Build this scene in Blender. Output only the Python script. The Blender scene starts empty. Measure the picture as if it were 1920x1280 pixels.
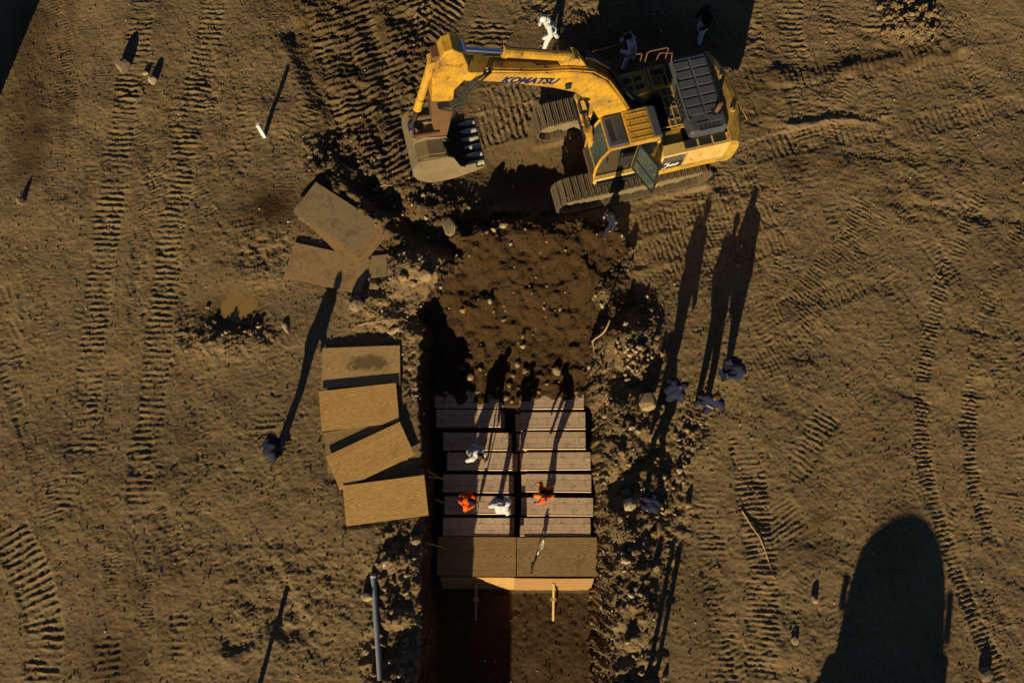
import bpy, bmesh, math, random
import numpy as np
from mathutils import Vector, Matrix, noise as mnoise
R = math.radians
random.seed(7)
rng = np.random.default_rng(11)
sc = bpy.context.scene
col = sc.collection

# ---------------------------------------------------------------- camera, sky, sun, exposure
F, T, S = 1450.0, R(12.0), 61.0
HC = F*math.cos(T)/S
CAM = np.array([0.0, -HC*math.tan(T), HC])
cd = bpy.data.cameras.new('camera')
cd.sensor_fit = 'HORIZONTAL'; cd.sensor_width = 36.0; cd.lens = F/1920*36.0
cd.clip_start = 0.1; cd.clip_end = 2000
cam = bpy.data.objects.new('camera', cd); col.objects.link(cam)
cam.location = CAM; cam.rotation_euler = (T, 0, 0)
sc.camera = cam
SUN_AZ, SUN_EL = R(13.5), R(16.5)          # heading of the shadows (from +Y towards +X), height of the sun
w = bpy.data.worlds.new('World'); sc.world = w; w.use_nodes = True
nt = w.node_tree
bg = nt.nodes['Background']
sky = nt.nodes.new('ShaderNodeTexSky'); sky.sky_type = 'NISHITA'; sky.sun_disc = False
sky.sun_elevation = SUN_EL; sky.sun_rotation = math.pi + SUN_AZ; sky.air_density = 0.35; sky.dust_density = 0.0; sky.altitude = 200
nt.links.new(sky.outputs['Color'], bg.inputs['Color']); bg.inputs['Strength'].default_value = 0.05
sl = bpy.data.lights.new('sun', 'SUN'); sl.energy = 5.0; sl.angle = R(0.5); sl.color = (1.0, 0.82, 0.50)
sun = bpy.data.objects.new('sun', sl); col.objects.link(sun)
sdir = Vector((math.cos(SUN_EL)*math.sin(SUN_AZ), math.cos(SUN_EL)*math.cos(SUN_AZ), -math.sin(SUN_EL)))
sun.rotation_euler = sdir.to_track_quat('-Z', 'Y').to_euler(); sun.location = (-5, -20, 30)
vs = sc.view_settings
vs.view_transform = 'Standard'; vs.look = 'None'; vs.gamma = 1.0; vs.use_curve_mapping = False
vs.exposure = 0.3

# ---------------------------------------------------------------- pixel -> world
_fw = np.array([0, math.sin(T), -math.cos(T)]); _up = np.array([0, math.cos(T), math.sin(T)]); _rt = np.array([1.0, 0, 0])
def px(u, v, z=0.0):
    d = _fw + _rt*(u-960)/F + _up*(640-v)/F
    return CAM + d*(z-CAM[2])/d[2]

# ---------------------------------------------------------------- helpers
def tag(o, label=None, cat=None, group=None, kind=None):
    if label: o['label'] = label
    if cat: o['category'] = cat
    if group: o['group'] = group
    if kind: o['kind'] = kind
    return o
def link(name, me, mat=None, parent=None, smooth=False):
    o = bpy.data.objects.new(name, me); col.objects.link(o)
    if mat is not None:
        for m in (mat if isinstance(mat, (list, tuple)) else [mat]): me.materials.append(m)
    if parent: o.parent = parent
    if smooth: me.shade_smooth()
    return o
def empty(name, loc=(0, 0, 0), rz=0.0):
    o = bpy.data.objects.new(name, None); col.objects.link(o)
    o.location = loc; o.rotation_euler = (0, 0, rz); o.empty_display_size = 0.2
    return o
def bm_obj(name, bm, mat, parent=None, smooth=False):
    me = bpy.data.meshes.new(name); bm.to_mesh(me); bm.free()
    return link(name, me, mat, parent, smooth)
def add_box(bm, lo, hi, bev=0.0, mtx=None):
    lo = Vector(lo); hi = Vector(hi)
    vs_ = [bm.verts.new(((hi if i & 1 else lo).x, (hi if i & 2 else lo).y, (hi if i & 4 else lo).z)) for i in range(8)]
    fs = [bm.faces.new([vs_[i] for i in q]) for q in ((0, 2, 3, 1), (4, 5, 7, 6), (0, 1, 5, 4), (2, 6, 7, 3), (0, 4, 6, 2), (1, 3, 7, 5))]
    vv = vs_
    if bev > 0:
        es = list({e for f in fs for e in f.edges})
        r = bmesh.ops.bevel(bm, geom=es, offset=bev, segments=1, affect='EDGES', profile=0.5)
        vv = list({v for v in r['verts']} | {v for f in r['faces'] for v in f.verts} | {v for v in vs_ if v.is_valid})
    if mtx is not None:
        bmesh.ops.transform(bm, matrix=mtx, verts=[v for v in vv if v.is_valid])
    return bm
def box(name, lo, hi, mat, parent=None, bev=0.0, mtx=None):
    return bm_obj(name, add_box(bmesh.new(), lo, hi, bev, mtx), mat, parent)
def add_prism(bm, poly, y0, y1, bev=0.0):
    """poly in (x,z), extruded along y"""
    a = [bm.verts.new((x, y0, z)) for x, z in poly]; b = [bm.verts.new((x, y1, z)) for x, z in poly]
    n = len(poly); fs = [bm.faces.new(a), bm.faces.new(b[::-1])]
    for i in range(n): fs.append(bm.faces.new((a[i], b[i], b[(i+1) % n], a[(i+1) % n])))
    bmesh.ops.recalc_face_normals(bm, faces=fs)
    if bev > 0:
        es = [e for e in fs[0].edges] + [e for e in fs[1].edges]
        bmesh.ops.bevel(bm, geom=es, offset=bev, segments=1, affect='EDGES', profile=0.5)
    return bm
def prism(name, poly, y0, y1, mat, parent=None, bev=0.0):
    return bm_obj(name, add_prism(bmesh.new(), poly, y0, y1, bev), mat, parent)
def add_tube(bm, pts, rad, n=8, cap=True):
    pts = [Vector(p) for p in pts]; rings = []
    rr = rad if isinstance(rad, (list, tuple)) else [rad]*len(pts)
    pu = None
    for i, p in enumerate(pts):
        d = (pts[min(i+1, len(pts)-1)] - pts[max(i-1, 0)]).normalized()
        u = d.orthogonal().normalized() if pu is None else (pu - d*pu.dot(d)).normalized()
        pu = u; v = d.cross(u)
        rings.append([bm.verts.new(p + (u*math.cos(2*math.pi*k/n) + v*math.sin(2*math.pi*k/n))*rr[i]) for k in range(n)])
    for a, b in zip(rings, rings[1:]):
        for k in range(n): bm.faces.new((a[k], a[(k+1) % n], b[(k+1) % n], b[k]))
    if cap: bm.faces.new(rings[0][::-1]); bm.faces.new(rings[-1])
    return bm
def tube(name, pts, rad, mat, parent=None, n=8, smooth=True):
    return bm_obj(name, add_tube(bmesh.new(), pts, rad, n), mat, parent, smooth)
def quad_slab(name, corners, th, mat, parent=None):
    """a sheet from 4 corner points (top face, anticlockwise seen from above), thickness th"""
    c = [Vector(p) for p in corners]; nrm = (c[1]-c[0]).cross(c[3]-c[0]).normalized()
    bm = bmesh.new(); t = [bm.verts.new(p) for p in c]; b = [bm.verts.new(p - nrm*th) for p in c]
    bm.faces.new(t); bm.faces.new(b[::-1])
    for i in range(4): bm.faces.new((t[i], b[i], b[(i+1) % 4], t[(i+1) % 4]))
    bmesh.ops.recalc_face_normals(bm, faces=bm.faces[:])
    return bm_obj(name, bm, mat, parent)
def copy_tree(o, parent=None):
    c = o.copy(); col.objects.link(c)
    if parent: c.parent = parent
    for ch in list(o.children): copy_tree(ch, c)
    return c

# ---------------------------------------------------------------- materials
class NT:
    def __init__(s, name):
        s.m = bpy.data.materials.new(name); s.m.use_nodes = True; s.t = s.m.node_tree
        s.b = s.t.nodes['Principled BSDF']; s.co = None
    def n(s, t, **k):
        nd = s.t.nodes.new(t)
        for a, v in k.items(): setattr(nd, a, v)
        return nd
    def l(s, a, b): s.t.links.new(a, b)
    def coord(s, scale=(1, 1, 1), kind='Object'):
        tc = s.n('ShaderNodeTexCoord'); mp = s.n('ShaderNodeMapping'); mp.inputs['Scale'].default_value = scale
        s.l(tc.outputs[kind], mp.inputs['Vector']); return mp.outputs['Vector']
    def noise(s, vec, scale, detail=4.0, rough=0.6, dist=0.0):
        nd = s.n('ShaderNodeTexNoise'); nd.inputs['Scale'].default_value = scale; nd.inputs['Detail'].default_value = detail
        nd.inputs['Roughness'].default_value = rough; nd.inputs['Distortion'].default_value = dist
        s.l(vec, nd.inputs['Vector']); return nd.outputs['Fac']
    def ramp(s, fac, stops):
        r = s.n('ShaderNodeValToRGB'); e = r.color_ramp.elements
        while len(e) < len(stops): e.new(0.5)
        for q, (p, c) in zip(e, stops):
            q.position = p; q.color = (*c, 1) if not isinstance(c, float) else (c, c, c, 1)
        s.l(fac, r.inputs['Fac']); return r.outputs['Color']
    def mix(s, fac, a, b, mode='MIX'):
        m = s.n('ShaderNodeMix', data_type='RGBA', blend_type=mode)
        for sock, v in ((m.inputs[0], fac), (m.inputs[6], a), (m.inputs[7], b)):
            if isinstance(v, (int, float)): sock.default_value = v
            elif isinstance(v, tuple): sock.default_value = (*v, 1)
            else: s.l(v, sock)
        return m.outputs[2]
    def math(s, op, a, b=0.0):
        m = s.n('ShaderNodeMath', operation=op)
        for sock, v in ((m.inputs[0], a), (m.inputs[1], b)):
            if isinstance(v, (int, float)): sock.default_value = v
            else: s.l(v, sock)
        return m.outputs[0]
    def col(s, c):
        if isinstance(c, tuple): s.b.inputs['Base Color'].default_value = (*c, 1)
        else: s.l(c, s.b.inputs['Base Color'])
    def bump(s, h, strength=0.5, dist=0.01):
        b = s.n('ShaderNodeBump'); b.inputs['Strength'].default_value = strength; b.inputs['Distance'].default_value = dist
        s.l(h, b.inputs['Height']); s.l(b.outputs['Normal'], s.b.inputs['Normal'])
    def rough(s, v):
        if isinstance(v, float): s.b.inputs['Roughness'].default_value = v
        else: s.l(v, s.b.inputs['Roughness'])
def simple(name, c, rough=0.7, metal=0.0, var=0.25, scale=6.0, bump=0.0, bscale=40.0, spec=0.4):
    k = NT(name); v = k.coord()
    f = k.noise(v, scale, 5)
    k.col(k.mix(f, tuple(x*(1-var) for x in c), tuple(min(1, x*(1+var)) for x in c)))
    k.rough(rough); k.b.inputs['Metallic'].default_value = metal; k.b.inputs['Specular IOR Level'].default_value = spec
    if bump: k.bump(k.noise(v, bscale, 4), bump, 0.01)
    return k.m
def dirty(name, c, dirt, rough=0.5, amount=0.5, metal=0.0, rust=None, spec=0.4, scale=2.2):
    """paint with mud film, and rust spots if given"""
    k = NT(name); v = k.coord()
    f = k.ramp(k.noise(v, scale, 9, 0.72), [(amount-0.04, 0.0), (amount+0.16, 1.0)])
    base = k.mix(k.ramp(k.noise(v, 0.9, 6, .7), [(.35, 0.0), (.65, 1.0)]), tuple(x*0.72 for x in c), c)
    cc = k.mix(k.math('MULTIPLY', f, 0.7), base, dirt)
    sk = k.ramp(k.noise(k.coord((9, 9, 1.1)), 1.6, 6, .7), [(.56, 0.0), (.70, 1.0)])
    cc = k.mix(k.math('MULTIPLY', sk, .5), cc, tuple(x*.55 for x in dirt))
    spk = k.ramp(k.noise(v, 16, 5, .7), [(.64, 0.0), (.69, 1.0)])
    cc = k.mix(k.math('MULTIPLY', spk, .7), cc, tuple(x*.35 for x in dirt))
    if rust:
        g = k.ramp(k.noise(v, 3.1, 8, 0.75, 0.4), [(0.57, 0.0), (0.63, 1.0)])
        cc = k.mix(g, cc, rust)
    k.col(cc); k.rough(k.ramp(f, [(0.0, rough), (1.0, 0.9)])); k.b.inputs['Metallic'].default_value = metal
    k.b.inputs['Specular IOR Level'].default_value = spec
    k.bump(k.noise(v, 25, 5), 0.15, 0.01)
    return k.m
def plywood(name, light, dark, wave=0.2, soil=0.35, wet=None):
    k = NT(name); v = k.coord((1.0, 7.0, 1.0)); v0 = k.coord()
    wv = k.n('ShaderNodeTexWave', wave_type='RINGS', rings_direction='Z'); wv.inputs['Scale'].default_value = 2.3
    wv.inputs['Distortion'].default_value = 9.0; wv.inputs['Detail'].default_value = 2.5; wv.inputs['Detail Scale'].default_value = 0.8
    vv = k.coord((0.62, 3.4, 0.0)); k.l(vv, wv.inputs['Vector'])
    g = k.mix(1-wave, wv.outputs['Fac'], k.noise(k.coord((1.0, 16.0, 1.0)), 3.5, 7, .75, .6))
    c = k.mix(k.ramp(g, [(.32, 0.0), (.68, 1.0)]), dark, light)
    st = k.ramp(k.noise(v0, 2.0, 8, 0.75), [(0.50, 0.0), (0.72, 1.0)])
    c = k.mix(k.math('MULTIPLY', st, soil), c, (0.10, 0.065, 0.03))
    sp = k.ramp(k.noise(v0, 14, 3, .7), [(0.61, 0.0), (0.67, 1.0)])
    c = k.mix(k.math('MULTIPLY', sp, min(1, soil*1.8)), c, (0.07, 0.045, 0.02))
    if wet:
        sx = k.n('ShaderNodeSeparateXYZ'); k.l(k.coord(), sx.inputs[0])
        dx = k.math('DIVIDE', k.math('SUBTRACT', sx.outputs[0], wet[0]), wet[2]); dy = k.math('DIVIDE', k.math('SUBTRACT', sx.outputs[1], wet[1]), wet[3])
        d = k.math('ADD', k.math('MULTIPLY', dx, dx), k.math('MULTIPLY', dy, dy))
        d = k.math('ADD', d, k.math('MULTIPLY', k.math('SUBTRACT', k.noise(v0, 4, 6, 0.7), 0.5), 3.2))
        c = k.mix(k.ramp(d, [(0.35, 0.7), (0.9, 0.0)]), c, (0.045, 0.028, 0.012))
    gr = k.ramp(k.noise(k.coord((1.2, 28, 1)), 3, 4, .7), [(.35, .62 if wave > .15 else .84), (.62, 1.0)]); c = k.mix(1.0, c, gr, 'MULTIPLY')
    oi = k.n('ShaderNodeObjectInfo'); c = k.mix(1.0, c, k.ramp(oi.outputs['Random'], [(0.0, (.88, .86, .84)), (1.0, (1.05, 1.05, 1.05))]), 'MULTIPLY')
    k.col(c); k.rough(0.75); k.bump(g, 0.25, 0.004)
    return k.m
M = {}
MUD = (0.16, 0.10, 0.045)
M['yellow'] = dirty('yellow_paint', (0.66, 0.36, 0.032), (0.17, 0.10, 0.035), 0.5, 0.48, rust=(0.17, 0.055, 0.012))
M['olive'] = dirty('faded_yellow_paint', (0.56, 0.34, 0.055), (0.15, 0.10, 0.04), 0.55, 0.46, rust=(0.2, 0.07, 0.015))
M['cream'] = dirty('sun_bleached_yellow_paint', (0.80, 0.52, 0.16), (0.30, 0.17, 0.05), 0.5, 0.55, rust=(0.28, 0.09, 0.015))
M['rust'] = dirty('rusty_steel', (0.17, 0.070, 0.026), (0.12, 0.078, 0.036), 0.8, 0.44)
M['steel'] = dirty('worn_steel', (0.55, 0.50, 0.43), (0.22, 0.16, 0.09), 0.45, 0.6, 0.25)
M['mudsteel'] = dirty('muddy_steel', (0.25, 0.19, 0.11), (0.17, 0.115, 0.055), 0.7, 0.42)
M['shoe'] = dirty('muddy_track_steel', (0.20, 0.155, 0.10), (0.15, 0.10, 0.05), 0.75, 0.45)
M['black'] = simple('black_paint', (0.018, 0.018, 0.02), 0.5)
M['hood'] = dirty('dark_grey_hood_paint', (0.075, 0.082, 0.095), (0.14, 0.11, 0.07), 0.5, 0.66)
M['rubber'] = simple('black_rubber', (0.02, 0.02, 0.02), 0.65)
M['chrome'] = simple('chrome_rod', (0.75, 0.78, 0.82), 0.15, 1.0, 0.05)
M['navyblue'] = simple('navy_decal', (0.012, 0.02, 0.085), 0.5, var=0.1)
M['white'] = simple('white_print', (0.75, 0.75, 0.73), 0.6, var=0.1)
M['redprint'] = simple('red_patch', (0.5, 0.03, 0.02), 0.6)
k = NT('window_glass'); k.col((0.32, 0.40, 0.38)); k.rough(0.05); k.b.inputs['Transmission Weight'].default_value = 0.85; k.b.inputs['IOR'].default_value = 1.1
k.b.inputs['Specular IOR Level'].default_value = 0.8; M['glass'] = k.m
M['ply'] = plywood('plywood', (0.76, 0.46, 0.15), (0.45, 0.24, 0.062), soil=0.3)
M['ply_wet'] = plywood('stained_plywood', (0.66, 0.43, 0.18), (0.42, 0.25, 0.09), soil=0.4, wet=(0.2, 0.1, 0.8, 0.3))
M['ply_old'] = plywood('weathered_plywood', (0.50, 0.325, 0.14), (0.30, 0.18, 0.075), wave=0.12, soil=0.75)
M['ply_grey'] = plywood('grey_weathered_plywood', (0.44, 0.32, 0.165), (0.27, 0.185, 0.09), wave=0.1, soil=0.9)
M['ply_dark'] = plywood('damp_plywood', (0.54, 0.34, 0.13), (0.28, 0.155, 0.048), soil=0.3)
M['ply_dirt'] = plywood('soiled_plywood', (0.47, 0.31, 0.13), (0.28, 0.17, 0.065), wave=0.3, soil=0.65)
M['board'] = plywood('orange_pine_board', (0.46, 0.25, 0.085), (0.30, 0.145, 0.04), soil=0.12)
M['pine'] = plywood('raw_pine', (0.94, 0.70, 0.50), (0.82, 0.58, 0.40), wave=0.1, soil=0.35)
M['pine2'] = plywood('soiled_pine', (0.78, 0.57, 0.41), (0.56, 0.39, 0.26), wave=0.1, soil=0.75)
M['pine_side'] = plywood('pine_side_board', (0.58, 0.34, 0.18), (0.42, 0.22, 0.11), soil=0.3)
M['lumber'] = simple('lumber', (0.50, 0.33, 0.14), 0.8, var=0.3, bump=0.2)
M['pipe'] = simple('grey_plastic_pipe', (0.30, 0.32, 0.35), 0.45, var=0.15)
M['post'] = simple('white_painted_post', (0.72, 0.72, 0.70), 0.6, var=0.08)
M['root'] = simple('pale_root', (0.42, 0.28, 0.13), 0.9, var=0.3, scale=20)
k = NT('muddy_water'); k.col((0.30, 0.19, 0.06)); k.rough(0.22); k.bump(k.noise(k.coord(), 14, 2), 0.04, 0.01); M['water'] = k.m
# ---------------------------------------------------------------- ground: one sheet, fine inside the site, coarse out to the horizon
def axis(lo, hi, st, far):
    a = list(np.arange(lo, hi+1e-6, st)); s = st; x = a[-1]; r = []
    while x < far: s *= 1.35; x += s; r.append(x)
    s = st; x = lo; l = []
    while x > -far: s *= 1.35; x -= s; l.append(x)
    return np.array(l[::-1] + a + r)
ST = 0.034
AX = axis(-18.4, 18.4, ST, 400); AY = axis(-10.9, 13.2, ST, 400)
GX, GY = np.meshgrid(AX, AY)
def _h(ix, iy, seed):
    n = (ix*374761393 + iy*668265263 + seed*1442695041) & 0x7fffffff
    n = ((n ^ (n >> 13))*1274126177) & 0x7fffffff
    return ((n ^ (n >> 16)) & 0xffff)/32767.5 - 1.0
def vn(x, y, seed):
    fx = np.floor(x); fy = np.floor(y); ix = fx.astype(np.int64); iy = fy.astype(np.int64); a = x-fx; b = y-fy
    a = a*a*a*(a*(a*6-15)+10); b = b*b*b*(b*(b*6-15)+10)
    return (_h(ix, iy, seed)*(1-a) + _h(ix+1, iy, seed)*a)*(1-b) + (_h(ix, iy+1, seed)*(1-a) + _h(ix+1, iy+1, seed)*a)*b
def fbm(x, y, size, seed, oct=3, g=0.5):
    r = 0; A = 1
    for i in range(oct):
        r = r + A*vn(x/size*2**i + 13.7*i, y/size*2**i - 7.3*i, seed+i); A *= g
    return r
def sst(a, b, x):
    t = np.clip((x-a)/(b-a), 0, 1); return t*t*(3-2*t)
def gy_of(v, z=0.0): return px(960, v, z)[1]
def blob(u, v, ru, rv, ang=0.0, z=0.0):
    """soft elliptical mask around a pixel, radii in pixels on the ground"""
    c = px(u, v, z); dx = GX-c[0]; dy = GY-c[1]; ca, sa = math.cos(R(ang)), math.sin(R(ang))
    a = (dx*ca+dy*sa)/(ru/60); b = (-dx*sa+dy*ca)/(rv/58)
    return np.exp(-(a*a+b*b)*1.2)
warp = 0.35*fbm(GX, GY, 1.3, 90, 3)
def band(pts, wpx, soft=0.5):
    """soft mask along a pixel polyline"""
    d2 = np.full(GX.shape, 1e9); P_ = [px(*p)[:2] for p in pts]
    for a, b in zip(P_, P_[1:]):
        e = b-a; t = np.clip(((GX-a[0])*e[0]+(GY-a[1])*e[1])/(e@e), 0, 1)
        d2 = np.minimum(d2, (GX-a[0]-t*e[0])**2 + (GY-a[1]-t*e[1])**2)
    d = np.sqrt(d2) + warp*0.5
    hw = wpx/60/2
    return 1 - sst(hw*(1-soft), hw*(1+soft), d)

n_lo = fbm(GX, GY, 5.0, 1, 3); n_md = fbm(GX, GY, 1.1, 5, 3); n_sm = fbm(GX, GY, 0.34, 9, 2)
n_xs = fbm(GX, GY, 0.13, 14, 2); n_g = vn(GX/0.07, GY/0.07, 21)
rid = 1-np.abs(fbm(GX, GY, 0.5, 30, 3))
clod = np.maximum(0, fbm(GX, GY, 0.28, 40, 2))*np.maximum(0.2, 0.6+n_md)
# where the soil is broken and lumpy
rough = 0.025 + 0.10*np.clip(n_lo*0.8+0.5*n_md-.1, 0, 1)
RO = [(band([(1185, 590), (1190, 760), (1182, 900), (1175, 1050), (1182, 1290)], 100), 1.0),
      (band([(745, 1040), (740, 1120), (750, 1300)], 105), 1.0), (band([(710, 560), (760, 620), (770, 700)], 100), 0.8),
      (band([(760, 470), (830, 430), (800, 520)], 90), 0.9), (band([(640, 300), (720, 390), (830, 380), (900, 410)], 120), 1.0),
      (blob(420, 630, 110, 40), 0.9), (blob(500, 480, 90, 60), 0.5), (blob(1715, 40, 60, 60), 1.6), (blob(540, 1130, 160, 120), 0.45),
      (band([(1290, 800), (1260, 900), (1250, 1060)], 70), 0.8), (blob(1120, 500, 60, 60), 0.6), (band([(1250, 300), (1400, 360)], 60), 0.4),
      (band([(590, 20), (640, 150), (690, 300)], 130), 0.55), (band([(760, 0), (770, 150), (790, 280)], 150), 0.5), (band([(1000, 20), (1180, 40), (1400, 60)], 90), 0.45), (blob(980, 420, 160, 30), 0.5), (band([(1160, 440), (1165, 560)], 40), 0.7),
      (band([(930, 740), (1100, 745)], 60), 0.8)]
for m_, a_ in RO: rough = np.maximum(rough, m_*a_*.8)
h = 0.07*n_lo + 0.018*n_md + rough*(0.06*n_md*np.abs(n_md) + 0.045*n_sm + 0.034*n_xs + 0.03*clod) + 0.0035*n_xs + 0.0045*n_g + 0.003*vn(GX/0.19, GY/0.045, 88) + 0.09*rough*(rid-0.6)
h = h + rng.normal(0, .0060, h.shape)*(0.8+1.8*np.clip(rough, 0, 1))
farm = sst(17, 30, np.hypot(GX, GY)); h *= (1-farm)
# heaps of spoil along the trench, hollows, banks
h += 0.34*band([(1190, 660), (1195, 760), (1185, 900), (1180, 1050), (1190, 1300)], 75, 0.9)*(0.75+0.6*n_md)
h += 0.28*band([(745, 1070), (740, 1140), (750, 1300)], 70, 0.9)*(0.7+0.7*n_md)
h += 0.22*band([(700, 545), (770, 640)], 80, 0.9)*(0.7+0.6*n_md)
h += 0.45*blob(790, 500, 60, 40)*(0.8+0.4*n_md) + 0.30*blob(1715, 40, 70, 60) + 0.35*blob(1180, 620, 50, 35)
h += 0.25*band([(640, 330), (740, 420), (860, 395)], 60, 0.8)*(0.6+0.7*n_md)
h -= 0.32*band([(690, 350), (800, 440), (850, 470)], 42, 0.8)
h -= 0.10*blob(440, 575, 60, 48) - 0.14*blob(420, 640, 90, 30) - 0.10*blob(480, 520, 70, 30)
h -= 0.16*band([(560, 60), (600, 170), (640, 280), (680, 350)], 46, 0.8)        # deep rut left of the churned area
h -= 0.10*band([(690, 30), (720, 140), (765, 260)], 40, 0.8)
h += 0.10*band([(1460, 145), (1700, 118), (1830, 85)], 26, 0.8) * (0.5+n_md)
h += 0.10*band([(1480, 235), (1580, 222), (1640, 230)], 22, 0.8)
h += 0.08*blob(1440, 1080, 50, 160)*(n_md)
h += 0.09*band([(560, 1160), (430, 1230)], 40, 0.8)*n_md*2

# prints of crawler tracks and tyres
tread = np.zeros_like(h)
I0 = np.searchsorted(AX, -18.4); J0 = np.searchsorted(AY, -10.9)
def track(pts, wpx, pitch, depth=0.028, press=0.03, slant=0.0, chev=0.0, fade=0.5, seed=0, edge=0.004, base=0.5):
    global h
    W = wpx/60.0
    P_ = [Vector((*px(*p)[:2], 0)) for p in pts]
    q = [P_[0]*2-P_[1]] + P_ + [P_[-1]*2-P_[-2]]; sm = []
    for i in range(1, len(q)-2):
        for k_ in range(6):
            t = k_/6; p0, p1, p2, p3 = q[i-1:i+3]
            sm.append(0.5*((2*p1)+(p2-p0)*t+(2*p0-5*p1+4*p2-p3)*t*t+(3*p1-p0-3*p2+p3)*t**3))
    sm.append(P_[-1])
    xs = [p.x for p in sm]; ys = [p.y for p in sm]
    i0, i1 = np.searchsorted(AX, [min(xs)-W, max(xs)+W]); j0, j1 = np.searchsorted(AY, [min(ys)-W, max(ys)+W])
    if i1 <= i0 or j1 <= j0: return
    X = GX[j0:j1, i0:i1]; Y = GY[j0:j1, i0:i1]
    bd = np.full(X.shape, 1e9); s = np.zeros(X.shape); lt = np.zeros(X.shape); acc = 0.0
    for a, b in zip(sm, sm[1:]):
        e = b-a; L = e.length
        if L < 1e-6: continue
        ex, ey = e.x/L, e.y/L
        al = (X-a.x)*ex+(Y-a.y)*ey; la = -(X-a.x)*ey+(Y-a.y)*ex
        ac = np.clip(al, 0, L); d = np.hypot(X-a.x-ac*ex, Y-a.y-ac*ey); m = d < bd
        bd[m] = d[m]; s[m] = acc+ac[m]; lt[m] = la[m]; acc += L
    hw = W/2; jit = 0.05*n_sm[j0:j1, i0:i1]+0.03*n_xs[j0:j1, i0:i1]+0.05*n_md[j0:j1, i0:i1]; press = min(press, depth*.6)
    inside = 1-sst(hw-0.08, hw+0.03, bd+jit)
    ends = sst(0.0, 0.5, s+0.1+2*jit)*sst(0.0, 0.5, acc-s+0.1-2*jit)
    amp = np.clip(base + fade*1.5*vn(X/0.9+seed*3.1, Y/0.9, 60+seed) + 0.4*vn(X/0.25, Y/0.25+seed, 61+seed), 0.0, 1.2)*ends
    ph = (s + slant*lt + chev*np.abs(lt) + 0.022*n_sm[j0:j1, i0:i1])/pitch + .10*n_xs[j0:j1, i0:i1]
    f = ph-np.floor(ph)
    lug = np.exp(-((f-0.5)/0.19)**2)*(.8+.55*vn(X/.16+seed, Y/.16, 64))
    rim = sst(hw-0.02, hw+0.04, bd)*(1-sst(hw+0.05, hw+0.16, bd))
    H_ = h[j0:j1, i0:i1]
    keep = 1-0.55*inside*np.clip(amp, 0, 1)
    H_[:] = H_ + inside*amp*(depth*(lug-0.3)) - inside*press*np.clip(amp+0.2, 0, 1) + rim*edge*amp
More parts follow.
